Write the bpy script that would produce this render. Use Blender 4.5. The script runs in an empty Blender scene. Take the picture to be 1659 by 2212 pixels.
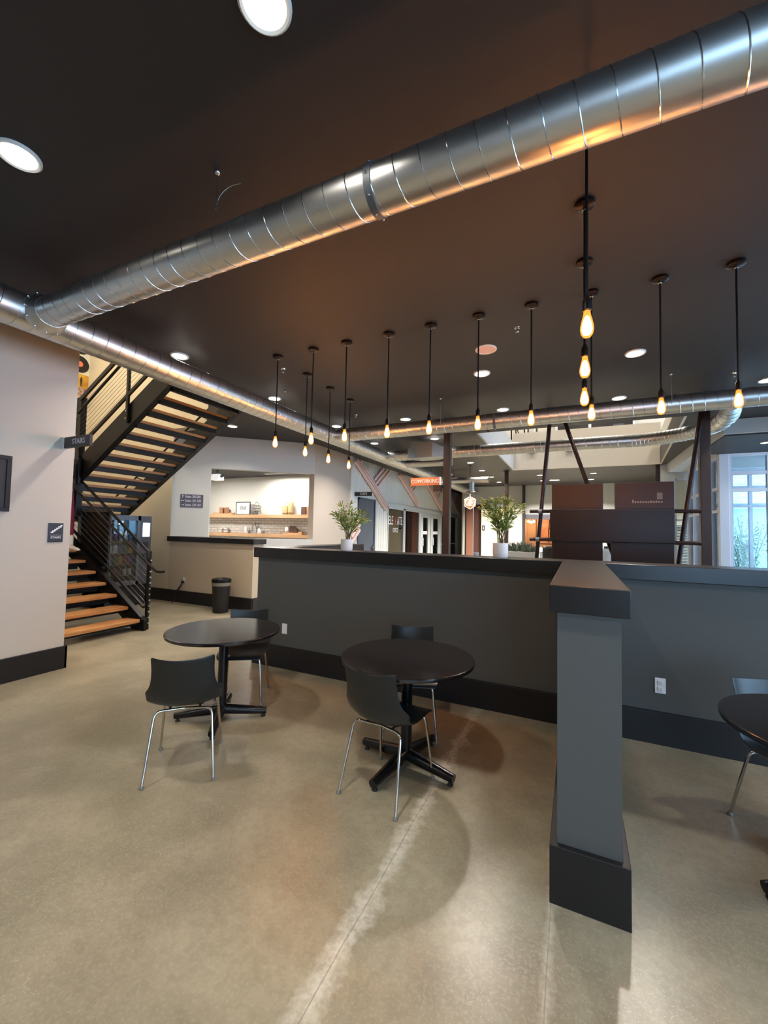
import bpy, math, random
from mathutils import Vector, Matrix
R_ = random.Random(7)
S = bpy.context.scene
COL = S.collection
PI = math.pi

# ---------------------------------------------------------------- camera, world, exposure
cam_d = bpy.data.cameras.new('camera')
cam_d.sensor_fit = 'HORIZONTAL'; cam_d.sensor_width = 36.0
cam_d.lens = 885.0 / 1659.0 * 36.0
cam_d.clip_start = 0.02; cam_d.clip_end = 200
cam = bpy.data.objects.new('camera', cam_d); COL.objects.link(cam)
RX = Vector((0.904850987, 0.425237235, 0.0204447029))
RY = Vector((0.000962095680, -0.0500652487, 0.998745486))
RZ = Vector((0.425727338, -0.903696168, -0.0457107086))
m = Matrix(((RX[0], RY[0], RZ[0], 0), (RX[1], RY[1], RZ[1], 0), (RX[2], RY[2], RZ[2], 1.6), (0, 0, 0, 1)))
cam.matrix_world = m
S.camera = cam
S.view_settings.view_transform = 'Standard'; S.view_settings.look = 'None'
S.view_settings.gamma = 1.0; S.view_settings.use_curve_mapping = False
S.view_settings.exposure = 0.0
S.cycles.use_denoising = True
S.cycles.max_bounces = 8; S.cycles.diffuse_bounces = 4; S.cycles.glossy_bounces = 4
S.cycles.transparent_max_bounces = 12; S.cycles.sample_clamp_indirect = 6.0
S.cycles.caustics_reflective = False; S.cycles.caustics_refractive = False
W = bpy.data.worlds.new('sky'); S.world = W; W.use_nodes = True
bg = W.node_tree.nodes['Background']
bg.inputs[0].default_value = (0.50, 0.72, 1.0, 1); bg.inputs[1].default_value = 9.5
DOWN_W = 27.0      # watts of each recessed downlight
BULB = 450.0       # emission of each filament
CEIL = 3.75

def light(name, kind, loc, energy, color=(1, 1, 1), size=0.1, rot=(0, 0, 0), sx=None, spread=None):
    d = bpy.data.lights.new(name, kind); d.energy = energy; d.color = color
    if kind == 'AREA':
        d.shape = 'RECTANGLE' if sx else 'DISK'; d.size = size
        if sx: d.size_y = sx
        if spread: d.spread = spread
    else: d.shadow_soft_size = size
    o = bpy.data.objects.new(name, d); o.location = loc; o.rotation_euler = rot; COL.objects.link(o)
    return o
# sampling guides (portals) in the window openings: the daylight itself is the sky
def portal(loc, rot, a_, b_):
    o = light('window portal', 'AREA', loc, 1, (1, 1, 1), a_, rot, b_); o.data.cycles.is_portal = True
portal((4.95, 2.8, 1.75), (math.radians(90), 0, math.radians(90)), 12.6, 3.0)
portal((2.9, -3.95, 1.75), (math.radians(90), 0, 0), 3.2, 2.5)
portal((5.0, 14.2, 1.8), (math.radians(-90), 0, 0), 4.0, 3.3)

# ---------------------------------------------------------------- materials
def lin(c):
    out = []
    for v in c:
        v = v / 255.0
        out.append(v / 12.92 if v <= 0.04045 else ((v + 0.055) / 1.055) ** 2.4)
    return out + [1.0]
MATS = {}
def mat(name, col, rough=0.5, metal=0.0, noise=None, bump=None, emit=None, strength=0, spec=None, coat=0.0, rnoise=None):
    if name in MATS: return MATS[name]
    M_ = bpy.data.materials.new(name); M_.use_nodes = True; MATS[name] = M_
    nt = M_.node_tree; b = nt.nodes['Principled BSDF']
    b.inputs['Base Color'].default_value = lin(col); b.inputs['Roughness'].default_value = rough
    b.inputs['Metallic'].default_value = metal
    if spec is not None: b.inputs['Specular IOR Level'].default_value = spec
    if coat: b.inputs['Coat Weight'].default_value = coat
    if emit: b.inputs['Emission Color'].default_value = lin(emit); b.inputs['Emission Strength'].default_value = strength
    if noise or bump or rnoise:
        tc = nt.nodes.new('ShaderNodeTexCoord')
    if noise:   # (scale, other colour, stretch)
        n = nt.nodes.new('ShaderNodeTexNoise'); n.inputs['Scale'].default_value = noise[0]; n.inputs['Detail'].default_value = 5
        mp = nt.nodes.new('ShaderNodeMapping'); mp.inputs['Scale'].default_value = noise[2] if len(noise) > 2 else (1, 1, 1)
        nt.links.new(tc.outputs['Object'], mp.inputs[0]); nt.links.new(mp.outputs[0], n.inputs[0])
        cr = nt.nodes.new('ShaderNodeValToRGB'); cr.color_ramp.elements[0].position = 0.35; cr.color_ramp.elements[1].position = 0.65
        cr.color_ramp.elements[0].color = lin(col); cr.color_ramp.elements[1].color = lin(noise[1])
        nt.links.new(n.outputs[0], cr.inputs[0]); nt.links.new(cr.outputs[0], b.inputs['Base Color'])
    if rnoise:
        n = nt.nodes.new('ShaderNodeTexNoise'); n.inputs['Scale'].default_value = rnoise[0]; n.inputs['Detail'].default_value = 4
        nt.links.new(tc.outputs['Object'], n.inputs[0])
        mr = nt.nodes.new('ShaderNodeMapRange'); mr.inputs['To Min'].default_value = rnoise[1]; mr.inputs['To Max'].default_value = rnoise[2]
        nt.links.new(n.outputs[0], mr.inputs[0]); nt.links.new(mr.outputs[0], b.inputs['Roughness'])
    if bump:
        n = nt.nodes.new('ShaderNodeTexNoise'); n.inputs['Scale'].default_value = bump[0]; n.inputs['Detail'].default_value = 3
        nt.links.new(tc.outputs['Object'], n.inputs[0])
        bp = nt.nodes.new('ShaderNodeBump'); bp.inputs['Strength'].default_value = bump[1]; bp.inputs['Distance'].default_value = 0.01
        nt.links.new(n.outputs[0], bp.inputs['Height']); nt.links.new(bp.outputs[0], b.inputs['Normal'])
    return M_

def glass(name, tint, refl=0.25):
    if name in MATS: return MATS[name]
    M_ = bpy.data.materials.new(name); M_.use_nodes = True; MATS[name] = M_
    nt = M_.node_tree; nt.nodes.clear()
    o = nt.nodes.new('ShaderNodeOutputMaterial'); t = nt.nodes.new('ShaderNodeBsdfTransparent'); g = nt.nodes.new('ShaderNodeBsdfGlossy')
    t.inputs[0].default_value = lin(tint); g.inputs['Roughness'].default_value = 0.02
    f = nt.nodes.new('ShaderNodeFresnel'); f.inputs[0].default_value = 1.5
    mm = nt.nodes.new('ShaderNodeMath'); mm.operation = 'MULTIPLY'; mm.inputs[1].default_value = refl * 4
    mm.use_clamp = True
    nt.links.new(f.outputs[0], mm.inputs[0])
    mx = nt.nodes.new('ShaderNodeMixShader'); nt.links.new(mm.outputs[0], mx.inputs[0])
    nt.links.new(t.outputs[0], mx.inputs[1]); nt.links.new(g.outputs[0], mx.inputs[2]); nt.links.new(mx.outputs[0], o.inputs[0])
    return M_

def glow_shell(name, col, strength, alpha):
    if name in MATS: return MATS[name]
    M_ = bpy.data.materials.new(name); M_.use_nodes = True; MATS[name] = M_
    nt = M_.node_tree; nt.nodes.clear()
    o = nt.nodes.new('ShaderNodeOutputMaterial'); t = nt.nodes.new('ShaderNodeBsdfTransparent'); e = nt.nodes.new('ShaderNodeEmission')
    e.inputs[0].default_value = lin(col); e.inputs[1].default_value = strength
    mx = nt.nodes.new('ShaderNodeMixShader'); mx.inputs[0].default_value = alpha
    nt.links.new(t.outputs[0], mx.inputs[1]); nt.links.new(e.outputs[0], mx.inputs[2]); nt.links.new(mx.outputs[0], o.inputs[0])
    return M_

def floor_mat():
    M_ = bpy.data.materials.new('polished concrete'); M_.use_nodes = True
    nt = M_.node_tree; b = nt.nodes['Principled BSDF']; N = nt.nodes.new; L = nt.links.new
    tc = N('ShaderNodeTexCoord')
    def noise(scale, detail=6, rough=0.55, dist=0):
        n = N('ShaderNodeTexNoise'); n.inputs['Scale'].default_value = scale; n.inputs['Detail'].default_value = detail
        n.inputs['Roughness'].default_value = rough; n.inputs['Distortion'].default_value = dist
        L(tc.outputs['Object'], n.inputs[0]); return n
    def ramp(src, p0, p1, c0, c1):
        r = N('ShaderNodeValToRGB'); e = r.color_ramp.elements
        e[0].position = p0; e[1].position = p1; e[0].color = c0; e[1].color = c1; L(src, r.inputs[0]); return r
    def mixc(f, a, bb):
        x = N('ShaderNodeMix'); x.data_type = 'RGBA'
        if isinstance(f, float): x.inputs[0].default_value = f
        else: L(f, x.inputs[0])
        for s, v in ((6, a), (7, bb)):
            if isinstance(v, list): x.inputs[s].default_value = v
            else: L(v, x.inputs[s])
        return x.outputs[2]
    nb = N('ShaderNodeTexNoise'); nb.inputs['Scale'].default_value = 0.9; nb.inputs['Detail'].default_value = 3
    L(tc.outputs['Object'], nb.inputs[0])
    c = mixc(nb.outputs[0], lin((106, 98, 79)), lin((154, 146, 124)))
    for sc_, det, lo, hi, amt, colr in ((2.1, 3, 0.35, 0.65, 0.40, (176, 166, 142)), (5.5, 5, 0.40, 0.70, 0.28, (112, 104, 84)), (24.0, 6, 0.40, 0.65, 0.22, (108, 100, 82)), (70.0, 3, 0.45, 0.7, 0.20, (182, 174, 152))):
        nn = N('ShaderNodeTexNoise'); nn.inputs['Scale'].default_value = sc_; nn.inputs['Detail'].default_value = det
        of = N('ShaderNodeVectorMath'); of.operation = 'ADD'; of.inputs[1].default_value = (sc_ * 3.1, 7.7, sc_)
        L(tc.outputs['Object'], of.inputs[0]); L(of.outputs[0], nn.inputs[0])
        mr_ = N('ShaderNodeMapRange'); mr_.interpolation_type = 'SMOOTHSTEP'; mr_.inputs['From Min'].default_value = lo; mr_.inputs['From Max'].default_value = hi
        mr_.inputs['To Max'].default_value = amt; L(nn.outputs[0], mr_.inputs[0])
        c = mixc(mr_.outputs[0], c, lin(colr))
    # fine aggregate speckle
    v = N('ShaderNodeTexVoronoi'); v.inputs['Scale'].default_value = 90; L(tc.outputs['Object'], v.inputs[0])
    sp = ramp(v.outputs['Distance'], 0.08, 0.2, [1, 1, 1, 1], [0, 0, 0, 1]).outputs[0]
    g = ramp(noise(2.2, 3).outputs[0], 0.45, 0.62, [0, 0, 0, 1], [1, 1, 1, 1]).outputs[0]
    m2 = N('ShaderNodeMath'); m2.operation = 'MULTIPLY'; L(sp, m2.inputs[0]); L(g, m2.inputs[1])
    m3 = N('ShaderNodeMath'); m3.operation = 'MULTIPLY'; m3.inputs[1].default_value = 0.7; L(m2.outputs[0], m3.inputs[0])
    c = mixc(m3.outputs[0], c, lin((196, 190, 172)))
    # control joints running away from the camera, chipped and pale along their edges
    sx = N('ShaderNodeSeparateXYZ'); L(tc.outputs['Object'], sx.inputs[0])
    nw = noise(1.6, 4); nf = noise(7, 6, 0.65)
    for x0, w0 in ((-0.80 + 2.05, 1.0), (-0.085 + 2.05, 0.55)):
        a = N('ShaderNodeMath'); a.operation = 'SUBTRACT'; a.inputs[1].default_value = x0; L(sx.outputs[0], a.inputs[0])
        a2 = N('ShaderNodeMath'); a2.operation = 'MULTIPLY_ADD'; a2.inputs[1].default_value = 0.03; L(nw.outputs[0], a2.inputs[0]); L(a.outputs[0], a2.inputs[2])
        ab = N('ShaderNodeMath'); ab.operation = 'ABSOLUTE'; L(a2.outputs[0], ab.inputs[0])
        wd = N('ShaderNodeMath'); wd.operation = 'MULTIPLY'; wd.inputs[1].default_value = 0.34 * w0; pw = N('ShaderNodeMath'); pw.operation = 'POWER'; pw.inputs[1].default_value = 2.6; L(nf.outputs[0], pw.inputs[0]); L(pw.outputs[0], wd.inputs[0])
        dv = N('ShaderNodeMath'); dv.operation = 'DIVIDE'; L(ab.outputs[0], dv.inputs[0]); L(wd.outputs[0], dv.inputs[1])
        halo = ramp(dv.outputs[0], 0.1, 1.4, [0.95 * w0, 0.95 * w0, 0.95 * w0, 1], [0, 0, 0, 1]).outputs[0]
        fm = ramp(noise(38, 4).outputs[0], 0.35, 0.62, [0.35, 0.35, 0.35, 1], [1, 1, 1, 1]).outputs[0]
        hm = N('ShaderNodeMath'); hm.operation = 'MULTIPLY'; L(halo, hm.inputs[0]); L(fm, hm.inputs[1])
        c = mixc(hm.outputs[0], c, lin((200, 196, 180)))
        line = ramp(ab.outputs[0], 0.0015, 0.004, [0.7, 0.7, 0.7, 1], [0, 0, 0, 1]).outputs[0]
        c = mixc(line, c, lin((112, 106, 90)))
    L(c, b.inputs['Base Color'])
    b.inputs['Roughness'].default_value = 0.29
    bp = N('ShaderNodeBump'); bp.inputs['Strength'].default_value = 0.04; bp.inputs['Distance'].default_value = 0.01
    L(noise(60, 2).outputs[0], bp.inputs['Height']); L(bp.outputs[0], b.inputs['Normal'])
    b.inputs['Specular IOR Level'].default_value = 0.5
    return M_

def brick_mat(name, c1, c2, mortar, scale, axis='xz', bw=0.5, rh=0.25):
    if name in MATS: return MATS[name]
    M_ = bpy.data.materials.new(name); M_.use_nodes = True; MATS[name] = M_
    nt = M_.node_tree; b = nt.nodes['Principled BSDF']
    tc = nt.nodes.new('ShaderNodeTexCoord'); sp = nt.nodes.new('ShaderNodeSeparateXYZ'); cb = nt.nodes.new('ShaderNodeCombineXYZ')
    nt.links.new(tc.outputs['Object'], sp.inputs[0]); nt.links.new(sp.outputs[0 if axis[0] == 'x' else 1], cb.inputs[0]); nt.links.new(sp.outputs[2], cb.inputs[1])
    br = nt.nodes.new('ShaderNodeTexBrick'); br.inputs['Scale'].default_value = scale
    br.inputs['Color1'].default_value = lin(c1); br.inputs['Color2'].default_value = lin(c2); br.inputs['Mortar'].default_value = lin(mortar)
    br.inputs['Mortar Size'].default_value = 0.012; br.inputs['Brick Width'].default_value = bw; br.inputs['Row Height'].default_value = rh
    nt.links.new(cb.outputs[0], br.inputs[0]); nt.links.new(br.outputs[0], b.inputs['Base Color']); b.inputs['Roughness'].default_value = 0.45
    return M_

m_ceil = mat('ceiling paint', (38, 34, 35), 0.6)
m_lwall = mat('pale grey wall paint', (198, 190, 178), 0.7, bump=(180, 0.05))
m_white = mat('white paint', (222, 220, 212), 0.6)
m_cream = mat('cream paint', (226, 214, 184), 0.65)
m_beige = mat('beige paint', (176, 160, 136), 0.7)
m_cool = mat('cool grey paint', (196, 198, 194), 0.65)
m_dark = mat('charcoal wall paint', (82, 82, 79), 0.6, bump=(220, 0.06))
m_cap = mat('charcoal cap', (24, 21, 21), 0.3)
m_base = mat('black baseboard', (21, 20, 22), 0.45)
m_black = mat('black steel', (8, 8, 9), 0.42, spec=0.35)
m_matte = mat('matt black', (20, 20, 22), 0.6)
m_brown = mat('dark brown steel', (46, 34, 31), 0.45, metal=0.2)
m_galv = mat('galvanised steel', (212, 212, 210), 0.36, metal=1.0, rnoise=(5, 0.30, 0.42))
m_seam = mat('galvanised seam', (200, 202, 204), 0.25, metal=1.0)
m_chrome = mat('chrome', (205, 200, 195), 0.12, metal=1.0)
m_plast = mat('black plastic shell', (26, 29, 30), 0.36, bump=(400, 0.06))
m_top = mat('black laminate', (24, 21, 22), 0.17, spec=1.0)
m_tbase = mat('black table base', (18, 18, 20), 0.25, metal=0.2)
m_wood = mat('stair oak', (190, 138, 86), 0.4, noise=(5, (164, 112, 66), (0.8, 0.4, 9)))
m_shelf = mat('shelf wood', (214, 172, 130), 0.5, noise=(4, (196, 152, 112), (0.4, 6, 6)))
m_blade = mat('sign plum', (58, 50, 54), 0.5)
m_txt = mat('sign lettering', (214, 210, 208), 0.5)
m_wtxt = mat('white lettering', (238, 238, 240), 0.5)
m_pot = mat('white ceramic', (226, 222, 216), 0.35)
m_leaf = mat('palm leaf', (164, 174, 86), 0.5, noise=(14, (120, 140, 60), (1, 1, 1)))
m_stem = mat('palm stem', (96, 92, 52), 0.6)
m_gold = mat('gilded glass', (196, 180, 134), 0.35, metal=0.3)
m_pink = mat('pink painted channel', (236, 204, 196), 0.45)
m_corr = mat('corrugated white metal', (222, 222, 214), 0.45)
m_frame = mat('white aluminium', (200, 206, 210), 0.4)
m_bluef = mat('storefront aluminium', (210, 214, 224), 0.4)
m_bluedoor = mat('slate blue door', (62, 74, 92), 0.5)
m_orange = mat('orange sign face', (206, 112, 66), 0.5)
m_grey = mat('grey steel', (92, 94, 96), 0.5, metal=0.2)
m_screen = mat('dark glossy panel', (30, 20, 18), 0.3, spec=0.2)
m_lens = mat('downlight lens', (255, 250, 240), 0.5, emit=(255, 246, 232), strength=9)
m_ring = mat('downlight trim', (225, 225, 222), 0.4)
m_glass = glass('clear glazing', (238, 244, 246), 0.2)
m_oglass = glass('office glazing', (196, 200, 196), 0.3)

# ---------------------------------------------------------------- geometry helpers
class MB:
    def __init__(s): s.v = []; s.f = []
    def add(s, vs, fs):
        k = len(s.v); s.v += [tuple(v) for v in vs]; s.f += [tuple(i + k for i in f) for f in fs]; return s
    def box(s, x0, y0, z0, x1, y1, z1):
        x0, x1 = min(x0, x1), max(x0, x1); y0, y1 = min(y0, y1), max(y0, y1); z0, z1 = min(z0, z1), max(z0, z1)
        return s.add([(x0, y0, z0), (x1, y0, z0), (x1, y1, z0), (x0, y1, z0), (x0, y0, z1), (x1, y0, z1), (x1, y1, z1), (x0, y1, z1)],
                     [(0, 3, 2, 1), (4, 5, 6, 7), (0, 1, 5, 4), (1, 2, 6, 5), (2, 3, 7, 6), (3, 0, 4, 7)])
    def prism(s, poly, z0, z1):      # poly in xy, any winding
        a = sum(poly[i][0] * poly[(i + 1) % len(poly)][1] - poly[(i + 1) % len(poly)][0] * poly[i][1] for i in range(len(poly)))
        if a < 0: poly = poly[::-1]
        n = len(poly)
        return s.add([(x, y, z0) for x, y in poly] + [(x, y, z1) for x, y in poly],
                     [tuple(range(n))[::-1], tuple(range(n, 2 * n))] + [(i, (i + 1) % n, n + (i + 1) % n, n + i) for i in range(n)])
    def prism_y(s, poly, y0, y1):    # poly in xz
        a = sum(poly[i][0] * poly[(i + 1) % len(poly)][1] - poly[(i + 1) % len(poly)][0] * poly[i][1] for i in range(len(poly)))
        if a < 0: poly = poly[::-1]
        n = len(poly)
        return s.add([(x, y0, z) for x, z in poly] + [(x, y1, z) for x, z in poly],
                     [tuple(range(n)), tuple(range(n, 2 * n))[::-1]] + [((i + 1) % n, i, n + i, n + (i + 1) % n) for i in range(n)])
    def prism_x(s, poly, x0, x1):    # poly in yz
        a = sum(poly[i][0] * poly[(i + 1) % len(poly)][1] - poly[(i + 1) % len(poly)][0] * poly[i][1] for i in range(len(poly)))
        if a < 0: poly = poly[::-1]
        n = len(poly)
        return s.add([(x0, y, z) for y, z in poly] + [(x1, y, z) for y, z in poly],
                     [tuple(range(n))[::-1], tuple(range(n, 2 * n))] + [(i, (i + 1) % n, n + (i + 1) % n, n + i) for i in range(n)])
    def tube(s, pts, r, n=10, cap=True):
        pts = [Vector(p) for p in pts]; rr = r if isinstance(r, (list, tuple)) else [r] * len(pts)
        k = len(s.v); up = None
        for i, p in enumerate(pts):
            t = (pts[min(i + 1, len(pts) - 1)] - pts[max(i - 1, 0)]).normalized()
            if up is None:
                up = Vector((0, 0, 1)) if abs(t.z) < 0.9 else Vector((1, 0, 0))
            a = t.cross(up).normalized(); b = a.cross(t).normalized(); up = b
            for j in range(n):
                th = 2 * PI * j / n
                q = p + (a * math.cos(th) + b * math.sin(th)) * rr[i]
                s.v.append(tuple(q))
        for i in range(len(pts) - 1):
            for j in range(n):
                a0 = k + i * n + j; a1 = k + i * n + (j + 1) % n
                s.f.append((a0, a1, a1 + n, a0 + n))
        if cap:
            s.f.append(tuple(k + j for j in range(n))[::-1]); e = k + (len(pts) - 1) * n
            s.f.append(tuple(e + j for j in range(n)))
        return s
    def bar(s, p, q, w, h, up=(0, 0, 1)):     # rectangular bar between two points
        p = Vector(p); q = Vector(q); t = (q - p).normalized(); up = Vector(up)
        a = t.cross(up).normalized(); b = a.cross(t).normalized()
        vs = []
        for c in (p, q):
            for sa, sb in ((-1, -1), (1, -1), (1, 1), (-1, 1)):
                vs.append(c + a * (sa * w / 2) + b * (sb * h / 2))
        return s.add(vs, [(3, 2, 1, 0), (4, 5, 6, 7), (0, 1, 5, 4), (1, 2, 6, 5), (2, 3, 7, 6), (3, 0, 4, 7)])
    def lathe(s, prof, c=(0, 0, 0), n=24, close=True):   # prof: (r, z)
        k = len(s.v)
        for r, z in prof:
            for j in range(n):
                th = 2 * PI * j / n; s.v.append((c[0] + r * math.cos(th), c[1] + r * math.sin(th), c[2] + z))
        for i in range(len(prof) - 1):
            for j in range(n):
                a0 = k + i * n + j; a1 = k + i * n + (j + 1) % n
                s.f.append((a0, a1, a1 + n, a0 + n))
        if close:
            s.f.append(tuple(k + j for j in range(n))[::-1]); e = k + (len(prof) - 1) * n
            s.f.append(tuple(e + j for j in range(n)))
        return s
    def ball(s, c, r, n=12, m_=8, sz=1.0):
        prof = [(max(r * math.sin(PI * i / m_), 0.0005), -r * math.cos(PI * i / m_) * sz) for i in range(m_ + 1)]
        return s.lathe(prof, c, n)
    def helix(s, p0, axis, r, pitch, L, tr=0.004, n=20):
        pts = []; turns = L / pitch; N_ = int(turns * n)
        for i in range(N_ + 1):
            th = 2 * PI * i / n; d = pitch * i / n
            c, sn = r * math.cos(th), r * math.sin(th)
            pts.append((p0[0] + d, p0[1] + c, p0[2] + sn) if axis == 'x' else (p0[0] + c, p0[1] + d, p0[2] + sn))
        return s.tube(pts, tr, 5)

def root_of(o):
    while o.parent: o = o.parent
    return o
def obj(name, mb, m_, parent=None, smooth=False, bevel=0, seg=2):
    vs = mb.v
    if parent is not None:
        L = Vector(root_of(parent).location)
    else:
        xs = [v[0] for v in vs]; ys = [v[1] for v in vs]; zs = [v[2] for v in vs]
        L = Vector(((min(xs) + max(xs)) / 2, (min(ys) + max(ys)) / 2, min(zs)))
    me = bpy.data.meshes.new(name)
    me.from_pydata([tuple(Vector(v) - L) for v in vs], [], mb.f); me.update()
    me.materials.append(m_)
    if smooth:
        me.polygons.foreach_set('use_smooth', [True] * len(me.polygons))
        me.set_sharp_from_angle(angle=math.radians(40 if smooth is True else smooth))
    o = bpy.data.objects.new(name, me); COL.objects.link(o)
    if parent is not None: o.parent = parent
    else: o.location = L
    if bevel:
        bv = o.modifiers.new('bevel', 'BEVEL'); bv.width = bevel; bv.segments = seg; bv.limit_method = 'ANGLE'
    return o
def thing(name, label, cat, loc=(0, 0, 0), group=None, rz=0):
    o = bpy.data.objects.new(name, None); o.empty_display_size = 0.1; COL.objects.link(o)
    o.location = loc; o.rotation_euler = (0, 0, rz)
    return tag(o, label, cat, group)
def tag(o, label, cat, group=None, kind=None):
    o['label'] = label; o['category'] = cat
    if group: o['group'] = group
    if kind: o['kind'] = kind
    return o
def struct(name, mb, m_, label, cat, bevel=0, parent=None, smooth=False):
    o = obj(name, mb, m_, parent, smooth, bevel)
    if parent is None: tag(o, label, cat, kind='structure')
    return o
def sthing(name, label, cat, loc):
    o = thing(name, label, cat, loc); o['kind'] = 'structure'; return o
def dup(root, loc=None, rz=None, label=None, group=None):
    r = root.copy(); COL.objects.link(r)
    if loc is not None: r.location = loc
    if rz is not None: r.rotation_euler = (0, 0, rz)
    if label: r['label'] = label
    if group: r['group'] = group
    for ch in list(root.children):
        c = ch.copy(); COL.objects.link(c); c.parent = r
        for g in list(ch.children):
            d = g.copy(); COL.objects.link(d); d.parent = c
    return r
def text(name, s_, size, origin, ax, up, m_, parent, depth=0.002, align='CENTER', sxx=1.0):
    cu = bpy.data.curves.new('t', 'FONT'); cu.body = s_; cu.size = size; cu.align_x = align; cu.align_y = 'CENTER'; cu.extrude = depth
    cu.resolution_u = 2
    to = bpy.data.objects.new('t', cu); COL.objects.link(to)
    bpy.context.view_layer.update()
    me = bpy.data.meshes.new_from_object(to.evaluated_get(bpy.context.evaluated_depsgraph_get()))
    bpy.data.objects.remove(to)
    a = Vector(ax).normalized(); u = Vector(up).normalized(); n = a.cross(u); o0 = Vector(origin)
    mb = MB(); mb.v = [tuple(o0 + a * (v.co.x * sxx) + u * v.co.y + n * v.co.z) for v in me.vertices]
    mb.f = [tuple(p.vertices) for p in me.polygons]
    bpy.data.meshes.remove(me)
    return obj(name, mb, m_, parent)
# ---------------------------------------------------------------- room shell
F = MB().box(-11.6, -4, -0.2, 7.5, 24.2, 0)
fl = obj('floor', F, floor_mat()); tag(fl, 'polished tan-grey concrete floor with chipped pale joint lines', 'floor', kind='structure')

cb = MB(); Z0, Z1 = CEIL, 4.25
cb.box(-5.2, -4, Z0, 5.2, 2.75, Z1)                  # in front
cb.box(-5.45, 2.75, Z0, 5.2, 6.1, Z1)
cb.box(-6.5, 5.66, Z0, -5.45, 6.36, Z1)
cb.box(-11.6, 6.36, Z0, 7.5, 8.8, Z1)
cb.box(-5.45, 6.1, Z0, 7.5, 6.36, Z1)
cb.box(5.2, 2.75, Z0, 7.5, 6.1, Z1)
cb.box(-11.6, 8.8, Z0, -1.94, 24.2, Z1)
cb.prism([(1.74, 8.8), (7.5, 8.8), (7.5, 14.45), (2.24, 14.45)], Z0, Z1)
cb.box(-1.94, 14.45, Z0, 3.15, 24.2, Z1)
struct('ceiling', cb, m_ceil, 'charcoal painted flat ceiling over the whole hall', 'ceiling')

struct('wall_left', MB().box(-5.45, -4, 0, -5.19, 2.69, 4.25), m_lwall, 'pale grey wall at the left edge, in front of the staircase', 'wall')
struct('baseboard_left', MB().box(-5.19, -4, 0, -5.165, 2.715, 0.245).box(-5.45, 2.69, 0, -5.165, 2.715, 0.245), m_base, 'tall black baseboard under the pale grey left wall', 'baseboard', bevel=0.003)

# half-height partition: long run, stub towards the viewer and left return
struct('wall_center', MB().box(-3.48, 3.86, 0, 5.0, 4.10, 1.25), m_dark, 'long charcoal half-height wall behind the round tables', 'wall')
struct('wall_stub', MB().box(-0.08, 2.03, 0, 0.172, 3.86, 1.262), m_dark, 'charcoal stub of half wall coming towards the viewer', 'wall')
struct('wall_return', MB().box(-3.48, 4.10, 0, -3.24, 6.0, 1.25), m_dark, 'charcoal half wall running back behind the left end of the long one', 'wall')
struct('trim_1', MB().prism([(-3.515, 3.81), (-0.112, 3.81), (-0.112, 2.0), (0.206, 2.0), (0.206, 3.81), (5.0, 3.81), (5.0, 4.15), (-3.20, 4.15), (-3.20, 6.04), (-3.515, 6.04)], 1.252, 1.372),
       m_cap, 'dark wide cap along the top of the charcoal half walls', 'wall cap', bevel=0.004)
struct('baseboard_center', MB().box(-3.51, 3.83, 0, -0.11, 3.86, 0.245).box(0.2, 3.83, 0, 5.0, 3.86, 0.245), m_base, 'tall black baseboard along the long charcoal half wall', 'baseboard', bevel=0.003)
struct('baseboard_stub', MB().prism([(-0.11, 2.0), (0.2, 2.0), (0.2, 3.83), (0.172, 3.83), (0.172, 2.03), (-0.08, 2.03), (-0.08, 3.83), (-0.11, 3.83)], 0, 0.245), m_base,
       'black baseboard wrapped around the foot of the stub wall', 'baseboard', bevel=0.003)
struct('baseboard_return', MB().box(-3.51, 3.86, 0, -3.48, 6.0, 0.245), m_base, 'black baseboard on the hidden side of the return half wall', 'baseboard')

# wall behind the stairs and its low continuation
struct('wall_stairwell', MB().prism([(-11.3, 6.1), (-8.01, 6.1), (-8.34, 6.355), (-11.3, 6.355)], 0, 3.75).box(-11.3, 6.1, 3.75, -6.5, 6.355, 7.0).box(-6.5, 6.1, 4.25, -5.2, 6.355, 7.0), mat('warm stairwell paint', (204, 194, 170), 0.7), 'warm cream wall rising behind the open staircase', 'wall')
struct('wall_low', MB().box(-8.01, 6.1, 0, -5.64, 6.38, 1.285), m_beige if 0 else mat('tan half wall paint', (186, 174, 154), 0.7), 'tan half-height wall in front of the cafe opening', 'wall')
struct('trim_2', MB().box(-8.05, 6.06, 1.285, -5.60, 6.42, 1.388), m_cap if 0 else mat('near black cap', (30, 27, 27), 0.4), 'near-black cap on the tan half-height wall', 'wall cap', bevel=0.004)
struct('baseboard_rear', MB().box(-11.3, 6.07, 0, -5.62, 6.1, 0.25).box(-5.64, 6.1, 0, -5.61, 6.38, 0.25), m_base, 'tall black baseboard along the tan wall behind the stairs', 'baseboard', bevel=0.003)
struct('wall_stair_end', MB().box(-11.55, 2.5, 0, -11.3, 6.35, 7.0), m_white, 'white end wall of the stairwell carrying record art', 'wall')
struct('wall_stair_near', MB().box(-11.3, 2.5, 0, -5.45, 2.69, 7.0).box(-5.45, 2.5, 4.25, -5.2, 2.69, 7.0), m_white, 'white near side wall of the stairwell', 'wall')
struct('wall_stair_top', MB().box(-5.2, 2.7, 4.26, -4.95, 6.09, 7.0).box(-11.55, 2.5, 7.0, -4.95, 6.35, 7.15), m_white, 'white upper landing wall and lid over the stairwell', 'wall')

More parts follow.
